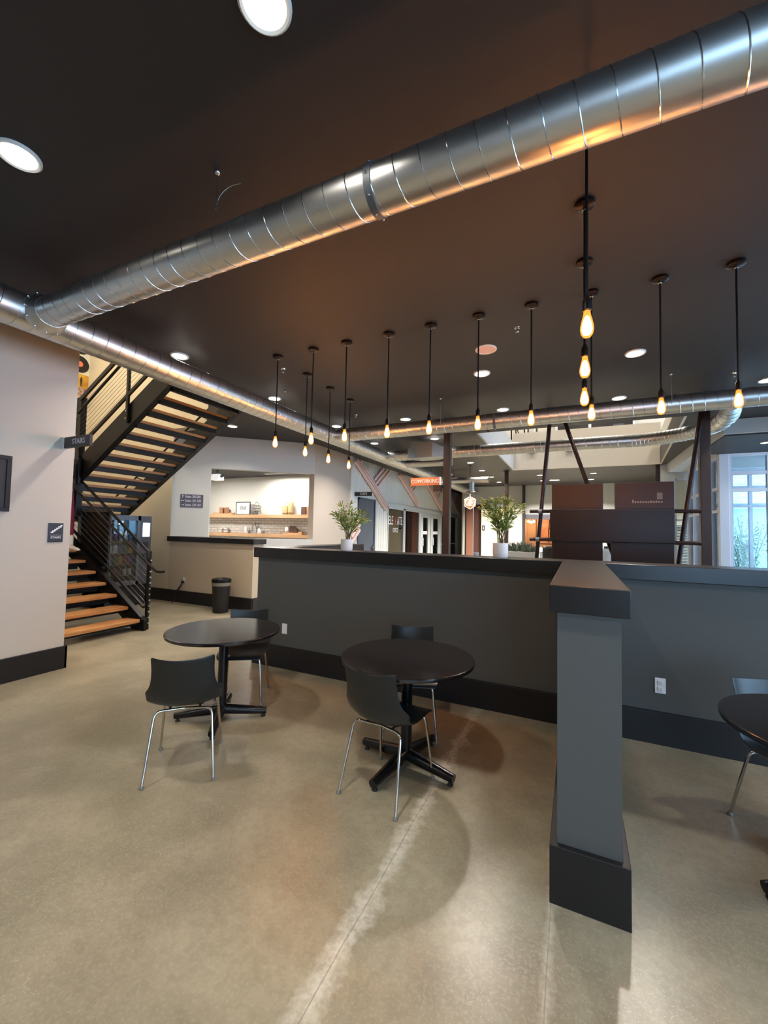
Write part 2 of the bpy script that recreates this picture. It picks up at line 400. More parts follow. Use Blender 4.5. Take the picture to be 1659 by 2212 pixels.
# 45-degree wall with the cafe opening
DX, DY = -8.36, 6.37; BX, BY = -5.96, 8.51
ux, uy = (BX - DX), (BY - DY); LL = math.hypot(ux, uy); ux /= LL; uy /= LL; nx, ny = -uy, ux
def p45(t, d=0.0): return (DX + ux * t + nx * d, DY + uy * t + ny * d)
tA = math.hypot(-7.765 - DX, 6.905 - DY)
w45 = MB()
w45.prism([p45(-0.05), p45(tA), p45(tA, 0.17), p45(-0.05, 0.17)], 0, 3.75)
w45.prism([p45(tA), p45(LL), p45(LL, 0.17), p45(tA, 0.17)], 2.985, 3.75)
w45.prism([p45(tA), p45(LL), p45(LL, 0.17), p45(tA, 0.17)], 0, 1.345)
struct('wall_cafe', w45, m_cool, 'cool grey angled wall with the wide cafe pass-through opening', 'wall')
struct('wall_cafe_side', MB().prism([(BX, BY), (BX, 10.28), (-6.13, 10.28), (-6.13, BY + 0.02)], 0, 3.75), mat('warm grey paint', (184, 172, 160), 0.7), 'warm grey wall between the cafe opening and the corrugated metal', 'wall')
struct('wall_kitchen', MB().box(-11.55, 9.5, 0, -6.13, 9.7, 3.75), m_white, 'white back wall of the cafe kitchen above the shelves', 'wall')
struct('wall_kitchen_left', MB().box(-11.55, 6.35, 0, -11.3, 9.5, 3.75), m_white, 'white left wall of the cafe kitchen', 'wall')
struct('trim_3', MB().box(-11.3, 9.47, 0.92, -6.13, 9.5, 1.93), brick_mat('white subway brick', (226, 222, 216), (206, 200, 192), (176, 170, 164), 1.0, 'xz', 0.24, 0.075), 'pale brick backsplash under the upper oak shelf', 'backsplash')
struct('trim_4', MB().prism([(-11.3, 6.36), (-8.5, 6.36), (-6.14, 8.62), (-6.14, 9.5), (-11.3, 9.5)], 3.14, 3.2), m_ceil, 'dark dropped ceiling inside the cafe kitchen', 'ceiling panel')

# atrium opening: pale fascias, upper storey
m_fas = mat('atrium white', (228, 220, 206), 0.6)
struct('wall_far_side', MB().box(3.05, 14.75, 0, 3.15, 19.4, 3.75), m_cool, 'far right side wall beyond the narrow window', 'wall')
struct('trim_5', MB().prism([(-1.97, 14.38), (2.26, 14.38), (2.26, 14.45), (-1.97, 14.45)], 3.745, 5.0), m_fas, 'cream fascia on the far side of the ceiling opening', 'fascia')
struct('trim_6', MB().box(-1.97, 8.8, 3.745, -1.93, 14.44, 4.65), mat('atrium cool white', (214, 214, 216), 0.6), 'cool white fascia on the left side of the ceiling opening', 'fascia')
struct('trim_7', MB().prism([(1.74, 8.8), (1.78, 8.8), (2.28, 14.45), (2.24, 14.45)], 3.745, 4.65), m_fas, 'cream fascia on the right side of the ceiling opening', 'fascia')
struct('wall_upper', MB().box(-6, 18.0, 4.25, 7.5, 18.2, 8.0), m_fas, 'cream upper-storey wall seen through the ceiling opening', 'wall')
struct('wall_upper_left', MB().box(-6.2, 8.8, 4.25, -6, 18.2, 8.0), m_fas, 'upper-storey side wall left of the ceiling opening', 'wall')
struct('wall_upper_right', MB().box(7.3, 8.8, 4.25, 7.5, 18.0, 8.0), m_fas, 'upper-storey side wall right of the ceiling opening', 'wall')
struct('wall_upper_near', MB().box(-6.2, 8.6, 4.25, 7.5, 8.8, 8.0), m_fas, 'upper-storey wall above the near edge of the opening', 'wall')
struct('ceiling_upper', MB().box(-6.2, 8.6, 8.0, 7.5, 18.2, 8.15), m_fas, 'pale upper-storey ceiling above the atrium', 'ceiling')

# dropped soffit and the right-hand entrance glazing
struct('ceiling_soffit', MB().box(2.42, 9.30, 3.483, 7.5, 14.4, 3.745), mat('cool white soffit', (206, 208, 208), 0.6), 'white-edged dropped soffit in front of the entrance glazing', 'soffit')
struct('ceiling_entry', MB().box(2.46, 9.36, 3.455, 7.45, 11.36, 3.48), m_ceil, 'dark panel under the dropped soffit by the entrance', 'ceiling panel')

# far end
struct('wall_far', MB().box(-4.9, 19.2, 0, -4.8, 19.4, 3.75).box(-4.8, 19.2, 2.92, -4.03, 19.4, 3.75).box(-4.03, 19.2, 0, -2.17, 19.4, 3.75)
       .box(-2.17, 19.2, 2.45, 3.15, 19.4, 3.75).box(-0.95, 19.2, 0, 3.15, 19.4, 2.45).box(-2.17, 19.2, 0, -0.95, 19.4, 1.0), m_cool, 'cool grey wall at the far end of the hall', 'wall')
struct('wall_far_low', MB().box(-3.98, 19.0, 0, -2.8, 19.18, 2.69), m_cream, 'cream wall panel beside the brown door at the far end', 'wall')
struct('trim_8', MB().box(-4.0, 18.98, 2.69, -2.78, 19.19, 2.76), m_black, 'thin black rail on top of the cream wall panel', 'trim')
struct('wall_passage', MB().box(-5.96, 23.9, 0, -4.9, 24.1, 3.75).box(-5.0, 19.4, 0, -4.9, 23.9, 3.75), m_lwall, 'grey end of the passage beyond the glazed offices', 'wall')
struct('wall_far_right', MB().box(2.26, 14.5, 0, 2.62, 14.75, 3.75).box(2.62, 14.5, 3.3, 2.98, 14.75, 3.75).box(2.62, 14.5, 0, 2.98, 14.75, 0.5), m_cool, 'cool white wall pier with a tall narrow window near the entrance', 'wall')
struct('wall_nook', MB().box(-2.17, 21.0, 0, -0.6, 21.1, 2.6).box(-0.95, 19.4, 0, -0.85, 21.0, 2.6).box(-2.3, 19.4, 0, -2.17, 21.1, 2.6).box(-2.3, 19.4, 2.6, -0.6, 21.1, 2.7),
       mat('warm room paint', (220, 190, 160), 0.6), 'warm lit room seen through the far opening', 'wall')
struct('wall_right', MB().box(4.95, -4, 0, 5.2, 9.3, 0.25).box(4.95, -4, 3.3, 5.2, 9.3, 3.75).box(4.95, 9.1, 0.25, 5.2, 9.3, 3.3).box(4.95, -4, 0.25, 5.2, -3.6, 3.3), m_white, 'white outer wall with tall windows, right of the seating', 'wall')
struct('wall_back', MB().box(-5.45, -4.2, 0, 5.2, -4, 0.5).box(-5.45, -4.2, 3.0, 5.2, -4, 3.75).box(-5.45, -4.2, 0.5, 1.3, -4, 3.0).box(4.5, -4.2, 0.5, 5.2, -4, 3.0), m_lwall, 'pale wall with windows behind the viewer', 'wall')
w = sthing('window_1', 'row of tall white-framed windows in the right outer wall', 'window', (5.05, 1, 0.25))
fr = MB()
for k in range(10): fr.box(5.0, -3.6 + k * 1.404, 0.25, 5.1, -3.54 + k * 1.404, 3.3)
fr.box(5.0, -3.6, 2.5, 5.1, 9.1, 2.56).box(5.0, -3.6, 0.25, 5.1, 9.1, 0.31).box(5.0, -3.6, 3.24, 5.1, 9.1, 3.3)
obj('window_frame', fr, m_bluef, w)
obj('pane', MB().box(5.045, -3.6, 0.31, 5.055, 9.1, 3.24), m_glass, w)
w = sthing('window_2', 'white-framed windows behind the viewer', 'window', (2.9, -4.1, 0.5))
fr = MB()
for k in range(4): fr.box(1.3 + k * 1.046, -4.15, 0.5, 1.36 + k * 1.046, -4.05, 3.0)
fr.box(1.3, -4.15, 0.5, 4.5, -4.05, 0.56).box(1.3, -4.15, 2.94, 4.5, -4.05, 3.0)
obj('window_frame', fr, m_bluef, w)
obj('pane', MB().box(1.3, -4.105, 0.56, 4.5, -4.095, 2.94), m_glass, w)

# ---------------------------------------------------------------- corrugated office front
def corrugate(mb, y0, y1, z0, z1, x=-5.96, per=0.18, amp=0.034, th=0.03):
    n = max(2, int(round((y1 - y0) / per * 8)))
    k = len(mb.v)
    for i in range(n + 1):
        y = y0 + (y1 - y0) * i / n
        s_ = math.sin(2 * PI * (y - 10.28) / per); s_ = math.copysign(min(1, abs(s_) * 1.6), s_)
        xx = x + amp * s_
        mb.v += [(xx, y, z0), (xx, y, z1)]
    for i in range(n): mb.f.append((k + 2 * i + 1, k + 2 * i + 3, k + 2 * i + 2, k + 2 * i)[::-1])
    mb.box(x - th - 0.06, y0, z0, x - 0.03, y1, z1)
cm = MB()
corrugate(cm, 10.30, 24.0, 2.60, 3.75); corrugate(cm, 10.30, 10.81, 0, 2.60); corrugate(cm, 11.95, 12.87, 0, 2.60); corrugate(cm, 21.9, 24.0, 0, 2.60)
cm.box(-6.05, 12.87, 2.50, -5.96, 21.9, 2.6)
o = struct('wall_office', cm, m_corr, 'white corrugated metal wall above the office glazing', 'wall', smooth=60)
struct('trim_9', MB().box(-6.0, 10.25, 0, -5.90, 10.31, 3.75), m_white, 'white corner strip where the corrugated metal starts', 'trim')
struct('trim_10', MB().box(-6.02, 12.85, 2.44, -5.88, 21.95, 2.56), m_frame, 'pale header beam over the office glazing', 'trim')
d = sthing('door_1', 'slate blue door in the corrugated wall under the cafe sign', 'door', (-5.98, 11.38, 0))
obj('door_frame', MB().box(-6.02, 10.81, 0, -5.93, 10.87, 2.60).box(-6.02, 11.89, 0, -5.93, 11.95, 2.60).box(-6.02, 10.81, 2.54, -5.93, 11.95, 2.60), m_bluedoor, d)
obj('leaf', MB().box(-6.0, 10.87, 0.01, -5.955, 11.89, 2.54), m_bluedoor, d)
obj('door_handle', MB().box(-5.955, 11.78, 0.95, -5.90, 11.80, 1.15).tube([(-5.91, 11.8, 1.05), (-5.91, 11.68, 1.05)], 0.012), m_chrome, d)
# glazed bays and doors
def bay(name, y0, y1, label, extra=None, lower=0.0):
    g = sthing(name, label, 'window', (-5.96, (y0 + y1) / 2, 0))
    obj('window_frame', MB().box(-6.0, y0, 0, -5.92, y0 + 0.06, 2.44).box(-6.0, y1 - 0.06, 0, -5.92, y1, 2.44).box(-6.0, y0, 0, -5.92, y1, 0.08).box(-6.0, y0, 2.38, -5.92, y1, 2.44)
        .box(*((-6.0, y0, 0.98, -5.92, y1, 1.03) if lower else (-6.0, y0, 0, -5.92, y1, 0.05))), m_frame, g)
    obj('pane', MB().box(-5.965, y0 + 0.06, 0.08, -5.955, y1 - 0.06, 2.38), m_oglass, g)
    return g
g = bay('window_3', 12.9, 14.40, 'office glazing with white lettering, nearest to the blue door')
text('lettering', 'ELE', 0.44, (-5.945, 13.20, 1.96), (0, 1, 0), (0, 0, 1), m_wtxt, g, sxx=0.62)
text('lettering', 'V', 0.44, (-5.945, 13.60, 1.96), (0, 1, 0), (0, 0, 1), mat('red lettering', (206, 84, 66), 0.5), g, sxx=0.62)['label'] = 'red letter'
text('lettering', 'ATE', 0.44, (-5.945, 14.00, 1.96), (0, 1, 0), (0, 0, 1), m_wtxt, g, sxx=0.62)
text('lettering', 'OFFICE', 0.24, (-5.945, 13.62, 1.62), (0, 1, 0), (0, 0, 1), m_wtxt, g, sxx=0.62)
bay('window_4', 14.46, 16.10, 'plain office glazing between the lettered pane and the white doors')
for k, (y0, y1, lab) in enumerate(((16.2, 17.45, 'nearer white office door with a narrow glass panel'), (17.55, 18.95, 'farther white office door with a narrow glass panel'))):
    d = sthing('door_%d' % (k + 2), lab, 'door', (-5.96, (y0 + y1) / 2, 0))
    obj('leaf', MB().box(-6.0, y0, 0, -5.92, y0 + 0.30, 2.44).box(-6.0, y1 - 0.30, 0, -5.92, y1, 2.44).box(-6.0, y0 + 0.3, 0, -5.92, y1 - 0.3, 0.3).box(-6.0, y0 + 0.3, 2.2, -5.92, y1 - 0.3, 2.44), m_frame, d)
    obj('pane', MB().box(-5.965, y0 + 0.3, 0.3, -5.955, y1 - 0.3, 2.2), m_oglass, d)
    obj('notice', MB().box(-5.955, y0 + 0.36, 1.48, -5.945, y1 - 0.36, 1.62), m_wtxt, d)
    obj('door_handle', MB().tube([(-5.92, y0 + 0.14, 1.0), (-5.85, y0 + 0.14, 1.0), (-5.85, y0 + 0.14, 1.32), (-5.92, y0 + 0.14, 1.32)], 0.02), m_frame, d)
bay('window_5', 19.1, 20.5, 'dark office glazing just past the two white doors', lower=1)
bay('window_6', 20.56, 21.85, 'last office glazing bay at the end of the corrugated wall', lower=1)
struct('wall_office_inside', MB().box(-9.3, 10.3, 0, -9.1, 24, 3.75).box(-9.1, 12.7, 0, -6.05, 12.8, 3.75).box(-9.1, 16.1, 0, -6.1, 16.2, 3.75), mat('office paint', (188, 188, 178), 0.7), 'grey-green partitions inside the glazed offices', 'wall')

# ---------------------------------------------------------------- entrance glazing on the right
post = struct('trim_11', MB().box(2.86, 11.33, 0, 3.03, 11.47, 3.452), m_bluef, 'thick pale corner post of the entrance glazing', 'post', bevel=0.004)
def glazing(name, label, xs, y, z1, bars, m_=None):
    g = sthing(name, label, 'window', ((xs[0] + xs[-1]) / 2, y, 0)); mb = MB()
    for x in xs: mb.box(x - 0.035, y - 0.05, 0, x + 0.035, y + 0.05, z1)
    for z in bars: mb.box(xs[0] + 0.001, y - 0.045, z - 0.035, xs[-1] - 0.001, y + 0.045, z + 0.035)
    obj('window_frame', mb, m_ or m_bluef, g)
    obj('pane', MB().box(xs[0], y - 0.004, 0, xs[-1], y + 0.004, z1), m_glass, g)
    return g
glazing('window_7', 'entrance glazing facing the viewer right of the corner post', [3.05, 3.72, 4.5, 5.3, 6.1, 7.3], 11.4, 3.45, [0.05, 2.65, 3.02, 3.42])
g = glazing('window_8', 'outer glazing of the entrance lobby, behind the first row', [3.05, 3.75, 4.15, 4.75, 5.5, 6.3, 7.3], 13.9, 3.45, [0.05, 2.45, 2.95, 3.42])
g = sthing('window_9', 'lobby side glazing seen edge-on beside the right steel column', 'window', (2.95, 12.9, 0)); mb = MB()
for y in (11.6, 12.15, 12.9, 13.8, 14.4): mb.box(2.9, y - 0.03, 0, 3.0, y + 0.03, 3.48)
for z in (0.05, 2.2, 2.72, 3.44): mb.box(2.905, 11.5, z - 0.034, 2.995, 14.4, z + 0.034)
obj('window_frame', mb, m_bluef, g); obj('pane', MB().box(2.945, 11.5, 0, 2.955, 14.4, 3.45), m_glass, g)
obj('push_bar', MB().tube([(2.86, 12.2, 1.02), (2.86, 12.85, 1.02)], 0.02), m_bluef, g)
obj('door_seal', MB().box(2.885, 11.50, 0, 2.90, 11.58, 3.45), m_black, g)['label'] = 'black rubber seal'
g = sthing('window_10', 'tall narrow window with pale blinds near the entrance', 'window', (2.8, 14.62, 0.5))
obj('window_frame', MB().box(2.62, 14.56, 0.5, 2.66, 14.68, 3.3).box(2.94, 14.56, 0.5, 2.98, 14.68, 3.3).box(2.62, 14.56, 0.5, 2.98, 14.68, 0.54).box(2.62, 14.56, 3.26, 2.98, 14.68, 3.3).box(2.62, 14.56, 2.06, 2.98, 14.68, 2.12), m_bluef, g)
obj('pane', MB().box(2.66, 14.615, 0.54, 2.94, 14.625, 3.26), m_glass, g)
bl = MB()
for k in range(30): bl.box(2.67, 14.64, 0.6 + k * 0.045, 2.93, 14.665, 0.632 + k * 0.045)
obj('blind', bl, mat('pale blue blind', (196, 222, 232), 0.6), g)
# outside
struct('ground', MB().box(-3, 24.3, -0.25, 30, 45, -0.02).box(7.6, -10, -0.25, 30, 24.3, -0.02).box(-8, -20, -0.25, 7.5, -4.3, -0.02).box(2.3, 24.2, -0.25, 7.6, 24.3, -0.02), mat('pavement', (188, 192, 190), 0.8), 'pale pavement outside the windows', 'ground') if 0 else None
b = thing('building', 'pale neighbouring building with brick band outside the entrance', 'building', (9.5, 21.0, 0))
obj('wall', MB().box(3.2, 20.5, 0, 16, 21.5, 6.5), mat('outside pale siding', (186, 224, 236), 0.8), b)
obj('brick_band', MB().box(3.2, 20.42, 2.95, 16, 20.5, 4.2), brick_mat('outside pale brick', (226, 226, 228), (204, 190, 190), (240, 240, 240), 1.0, 'xz', 0.4, 0.13), b)
obj('ledge', MB().box(3.2, 20.3, 2.75, 16, 20.5, 2.90), m_bluef, b)
# ---------------------------------------------------------------- ducts
def duct(name, label, a, b, r, pitch=0.137, collars=()):
    ax = 'x' if abs(b[0] - a[0]) > abs(b[1] - a[1]) else 'y'
    L_ = abs(b[0] - a[0]) if ax == 'x' else abs(b[1] - a[1])
    t = thing(name, label, 'duct', ((a[0] + b[0]) / 2, (a[1] + b[1]) / 2, a[2] - r))
    n = 60
    pts = [tuple(a[i] + (b[i] - a[i]) * k / n for i in range(3)) for k in range(n + 1)]
    obj('pipe', MB().tube(pts, r, 48), m_galv, t, smooth=True)
    st = a if (a[0] <= b[0] and a[1] <= b[1]) else b
    obj('seam', MB().helix(st, ax, r, pitch, L_, 0.0035, 20), m_seam, t, smooth=True)
    for c in collars:
        if ax == 'x':
            obj('collar', MB().tube([(c - 0.02, a[1], a[2]), (c + 0.02, a[1], a[2])], r + 0.006, 48), m_grey, t, smooth=True)
            for k in range(8):
                th = 2 * PI * k / 8
                obj('screw', MB().ball((c, a[1] + (r + 0.008) * math.cos(th), a[2] + (r + 0.008) * math.sin(th)), 0.007, 8, 6), m_seam, t)
        else:
            obj('collar', MB().tube([(a[0], c - 0.02, a[2]), (a[0], c + 0.02, a[2])], r + 0.006, 48), m_galv, t, smooth=True)
    return t
ZD = 3.42
main = duct('spiral_duct', 'thickest-looking spiral duct crossing the ceiling from upper right to lower left', (-4.18, 1.885, ZD), (4.9, 1.885, ZD), 0.122, collars=(-0.97,))
# saddle where it meets the side duct
sd = MB().tube([(-4.19, 1.885, ZD), (-4.13, 1.885, ZD), (-4.09, 1.885, ZD)], [0.17, 0.15, 0.124], 40)
obj('saddle', sd, m_galv, main, smooth=True)
for k in range(12):
    th = 2 * PI * k / 12; obj('rivet', MB().ball((-4.155, 1.885 + 0.165 * math.cos(th), ZD + 0.165 * math.sin(th)), 0.009, 8, 6), m_seam, main)
side = duct('spiral_duct', 'long spiral duct running from the left foreground away past the stairs', (-4.31, -3.9, ZD), (-4.31, 19.1, ZD), 0.152, collars=(7.6, 12.3))
for dd in (): pass
dA = duct('spiral_duct', 'upper of the two far ducts, behind the row of glowing bulbs', (-4.16, 6.72, ZD), (4.9, 6.72, ZD), 0.125, collars=(-1.2,))
dB = duct('spiral_duct', 'lower and farther of the two far ducts, ending in a curved elbow', (-4.16, 9.05, ZD), (0.95, 9.05, ZD), 0.125)
bx = MB().box(-3.38, 8.82, 3.30, -2.98, 9.28, 3.64)
bx.add([(-3.38, 8.82, 3.30), (-3.38, 9.28, 3.30), (-3.38, 9.28, 3.64), (-3.38, 8.82, 3.64), (-3.62, 8.93, 3.32), (-3.62, 9.17, 3.32), (-3.62, 9.17, 3.54), (-3.62, 8.93, 3.54)],
       [(0, 1, 5, 4), (1, 2, 6, 5), (2, 3, 7, 6), (3, 0, 4, 7), (4, 5, 6, 7)])
bx.add([(-2.98, 8.82, 3.30), (-2.98, 9.28, 3.30), (-2.98, 9.28, 3.64), (-2.98, 8.82, 3.64), (-2.74, 8.93, 3.32), (-2.74, 9.17, 3.32), (-2.74, 9.17, 3.54), (-2.74, 8.93, 3.54)],
       [(0, 4, 5, 1), (1, 5, 6, 2), (2, 6, 7, 3), (3, 7, 4, 0), (4, 7, 6, 5)])
obj('plenum_box', bx, m_galv, dB)
# elbow: from +X heading round to -Y, joining the upper duct
ep = []
cxe, cye, re_ = 0.95, 7.95, 1.1
for k in range(25):
    th = PI / 2 - (PI / 2) * k / 24; ep.append((cxe + re_ * math.cos(th), cye + re_ * math.sin(th), ZD))
ep += [(2.045, 7.7, ZD), (2.0, 7.4, ZD), (1.93, 7.1, ZD), (1.86, 6.84, ZD)]
obj('elbow', MB().tube(ep, 0.125, 40), m_galv, dB, smooth=True)
def seam_ring(c, e1):
    ring = [tuple(c + e1 * (0.127 * math.cos(a_ * PI / 12)) + Vector((0, 0, 0.127 * math.sin(a_ * PI / 12)))) for a_ in range(25)]
    obj('elbow_seam', MB().tube(ring, 0.0035, 4, cap=False), m_seam, dB, smooth=True)
for k in range(25):
    th = PI / 2 - (PI / 2) * k / 24
    seam_ring(Vector((cxe + re_ * math.cos(th), cye + re_ * math.sin(th), ZD)), Vector((math.cos(th), math.sin(th), 0)))
for (ex, ey, er) in ((2.045, 7.72, -0.1), (2.025, 7.52, -0.2), (1.985, 7.32, -0.26), (1.93, 7.1, -0.28)):
    seam_ring(Vector((ex, ey, ZD)), Vector((math.cos(er), math.sin(er), 0)))
# branch ducts with round diffusers
for (y, x1, dx, lab) in ((10.25, -2.95, -3.02, 'short branch duct with a dark round diffuser, above the orange sign'), (14.15, -2.75, -3.30, 'far short branch duct with a round diffuser, above the geometric globe lamp')):
    t = thing('branch_duct', lab, 'duct', (-3.6, y, ZD - 0.1))
    obj('pipe', MB().tube([(-4.17, y, ZD), (x1, y, ZD)], 0.10, 28), m_galv, t, smooth=True)
    obj('drop', MB().lathe([(0.09, 0.0), (0.09, -0.28), (0.12, -0.30), (0.12, -0.36), (0.10, -0.37)], (dx, y, ZD - 0.02), 28), m_galv, t, smooth=True)
    obj('diffuser', MB().lathe([(0.10, 0.0), (0.24, -0.05), (0.25, -0.06), (0.12, -0.075), (0.05, -0.08)], (dx, y, ZD - 0.37), 32), m_black, t, smooth=True)
    obj('end_cap', MB().tube([(x1, y, ZD), (x1 + 0.03, y, ZD)], 0.115, 28), m_galv, t, smooth=True)

# ---------------------------------------------------------------- recessed downlights
def downlight(i, x, y, z=CEIL, r=0.088, w=None, lab=None, real=True):
    t = thing('downlight', lab, 'ceiling light', (x, y, z - 0.012), group='round recessed ceiling lights')
    obj('trim_ring', MB().lathe([(r + 0.022, 0.012), (r + 0.022, 0.002), (r + 0.012, -0.006), (r, 0.0), (r, 0.012)], (x, y, z - 0.012), 28, close=False), m_ring, t, smooth=True)
    obj('lens', MB().lathe([(r, 0.002), (r, 0.008)], (x, y, z - 0.012), 28), m_lens, t)
    if real:
        l = light('downlight lamp', 'AREA', (x, y, z - 0.022), w or DOWN_W, (1.0, 0.93, 0.84), 2 * r * 0.9, spread=math.radians(130))
        l.parent = t; l.location = (0, 0, -0.012)
dl = [(-1.153, 1.203, 'largest downlight, at the top edge of the picture'),
      (-2.951, 1.152, 'downlight at the far left, above the big duct'),
      (-4.52, 3.467, 'downlight just right of the left duct, over the stairs side'),
      (-4.513, 5.25, 'downlight behind the leftmost hanging bulb'),
      (-4.502, 7.165, 'downlight beside the left duct, between the bulbs and the far duct'),
      (-6.591, 6.378, 'downlight left of the side duct, beside the top of the staircase'),
      (-4.499, 8.921, 'downlight between the crossing of the left duct and the square duct box'),
      (-2.97, 7.187, 'downlight just above the upper far duct, left of the brown column'),
      (-1.156, 5.46, 'downlight right below the pink ceiling speaker'),
      (0.623, 5.514, 'downlight right of the column of large bulbs'),
      (0.597, 7.25, 'downlight right of the bulb column, just above the far duct'),
      (-1.161, 7.218, 'downlight above the upper far duct, right of the brown column'),
      (-2.961, 8.946, 'downlight between the two far ducts, left of the brown column'),
      (-2.958, 12.429, 'nearest of four downlights in a receding line above the globe lamp'),
      (-2.959, 14.133, 'second of four downlights in a receding line above the globe lamp'),
      (-2.96, 15.875, 'third of four downlights in a receding line above the globe lamp'),
      (-2.956, 17.561, 'farthest of four downlights in a receding line above the globe lamp'),
      (-1.22, 15.865, 'far downlight left of the leaning pole, nearer one'),
      (-1.24, 17.55, 'far downlight left of the leaning pole, farther one'),
      (0.527, 15.899, 'far downlight between the two leaning poles, nearer one'),
      (0.503, 17.6, 'far downlight between the two leaning poles, farther one'),
      (2.344, 7.133, 'downlight cut by the right edge, above the far duct')]
for i, (x, y, lab) in enumerate(dl): downlight(i, x, y, lab=lab, w=DOWN_W * (7.5 if y > 10 else 3.5 if y > 8 else 2.0 if 5 < y < 6 else 1.0))
for x, y in ((-2.95, -1.0), (-1.15, -1.0), (0.62, -1.0), (2.4, 1.2), (2.4, 3.3)):
    downlight(99, x, y, lab='downlight outside the picture above the viewer', w=DOWN_W * 0.7)
downlight(50, 3.30, 10.2, 3.455, 0.07, lab='small downlight in the dark panel near the entrance', w=8)
t = thing('linear_light', 'thin bright bar light on the far ceiling beyond the opening', 'ceiling light', (-0.8, 17.52, 3.735))
obj('diffuser', MB().box(-0.97, 17.49, 3.735, -0.63, 17.55, 3.748), m_lens, t)
# stairwell, kitchen and upper storey lamps
def ceil_fix(name, lab, x, y, z, w, wx, wy, col=(1.0, 0.86, 0.66), mt=None):
    t = thing(name, lab, 'ceiling light', (x, y, z - 0.03))
    obj('housing', MB().box(x - wx / 2, y - wy / 2, z - 0.03, x + wx / 2, y + wy / 2, z), m_ring, t)
    l = light(name + ' lamp', 'AREA', (0, 0, -0.035), w, col, wx, sx=wy); l.parent = t
for x in (-10.2, -8.2, -6.3): ceil_fix('stairwell_light', 'flat square light over the stairwell, ' + ('above its landing' if x < -10 else 'above the middle of the flights' if x < -8 else 'nearest the upper floor'), x, 4.3, 7.0, 75, 0.4, 0.4)
for y in (12.0, 16.5):
    for x in (-2.5, 0.5, 3.5): ceil_fix('upper_light', 'flat square light on the upper-storey ceiling, %s row, %s' % ('near' if y < 13 else 'far', {-2.5: 'left', 0.5: 'middle', 3.5: 'right'}[x]), x, y, 8.0, 80, 0.5, 0.5, (1, 0.93, 0.84))
for x, y in ((-9.6, 8.0), (-7.4, 8.9)): ceil_fix('kitchen_light', 'bright strip light inside the cafe kitchen' if x < -9 else 'strip light over the kitchen shelves', x, y, 3.14, 75, 1.0, 0.12, (1, 0.96, 0.9))
for y in (13.6, 15.0): ceil_fix('office_fill_light', 'added fill light inside the glazed office, ' + ('nearer' if y < 14 else 'farther') + ' one', -7.6, y, 3.75, 60, 0.6, 0.3, (1, 0.97, 0.9))  # fill lamps added to brighten the far side, not known fixtures
ceil_fix('office_fill_light', 'added fill light inside the far glazed office', -7.6, 19.5, 3.75, 25, 0.6, 0.3, (1, 0.97, 0.9))  # likewise an added fill lamp, for the last office bays
ceil_fix('nook_light', 'warm flat light in the far room', -1.6, 20.3, 2.6, 12, 0.3, 0.3, (1, 0.7, 0.42))

# ---------------------------------------------------------------- pendant bulbs
m_shell = glow_shell('amber bulb glass', (255, 140, 50), 3.0, 0.5)
m_core = mat('glowing filament', (255, 190, 110), 0.5, emit=(255, 158, 74), strength=BULB)
m_canopy = mat('dark bronze canopy', (46, 36, 32), 0.3, metal=0.8)
def pendant():
    t = thing('pendant_lamp', '', 'pendant lamp', (0, 0, CEIL), group='bare filament bulbs hanging from the ceiling')
    def P(z): return (0, 0, z + CEIL)
    obj('canopy', MB().lathe([(0.006, -0.034), (0.05, -0.03), (0.062, -0.022), (0.062, 0.0)][::1], P(0), 28), m_canopy, t, smooth=True)
    obj('stem', MB().tube([P(-0.03), P(-0.95)], 0.0075, 12), m_black, t, smooth=True)
    obj('joint', MB().lathe([(0.008, -0.05), (0.013, -0.046), (0.013, -0.036), (0.008, -0.03)], P(0), 14), m_chrome, t, smooth=True)
    obj('socket', MB().lathe([(0.016, -1.015), (0.021, -1.01), (0.021, -0.96), (0.012, -0.945), (0.008, -0.93)], P(0), 18), m_black, t, smooth=True)
    pr = [(0.004, -1.152), (0.018, -1.147), (0.028, -1.132), (0.032, -1.112), (0.031, -1.092), (0.025, -1.062), (0.018, -1.036), (0.0145, -1.012)]
    b = obj('bulb', MB().lathe(pr, P(0), 24), m_shell, t, smooth=True)
    c = obj('filament', MB().lathe([(0.004, -1.138), (0.018, -1.132), (0.025, -1.110), (0.022, -1.084), (0.013, -1.052), (0.006, -1.04)], P(0), 16), m_core, b, smooth=True)
    return t
proto = pendant()
row_x = [-3.375, -2.84, -2.383, -1.851, -1.375, -0.875, -0.382, 0.118, 0.629, 1.128]
ordn = ['first', 'second', 'third', 'fourth', 'fifth', 'sixth', 'seventh', 'eighth', 'ninth', 'tenth']
pl = [(x, 3.965, 'hanging bulb over the long half wall, %s from the left in that row' % ordn[i]) for i, x in enumerate(row_x)]
pl[0] = (row_x[0], 3.965, 'leftmost hanging bulb, nearest corner of the left group')
pl[9] = (row_x[9], 3.965, 'rightmost hanging bulb, near the duct elbow')
pl += [(-3.38, 4.59, 'hanging bulb right behind the second one, slightly lower in the picture'),
       (-3.385, 5.18, 'hanging bulb of the left group seen against the warm grey wall'),
       (-3.385, 5.79, 'lowest looking and farthest hanging bulb, beside the corrugated metal'),
       (0.048, 2.27, 'largest and highest looking bulb, above the stub wall'),
       (0.048, 2.86, 'second bulb down in the stacked looking column over the stub wall'),
       (0.055, 3.49, 'third bulb down in the stacked looking column over the stub wall')]
for i, (x, y, lab) in enumerate(pl):
    o = proto if i == 0 else dup(proto)
    o.location = (x, y, CEIL); o['label'] = lab

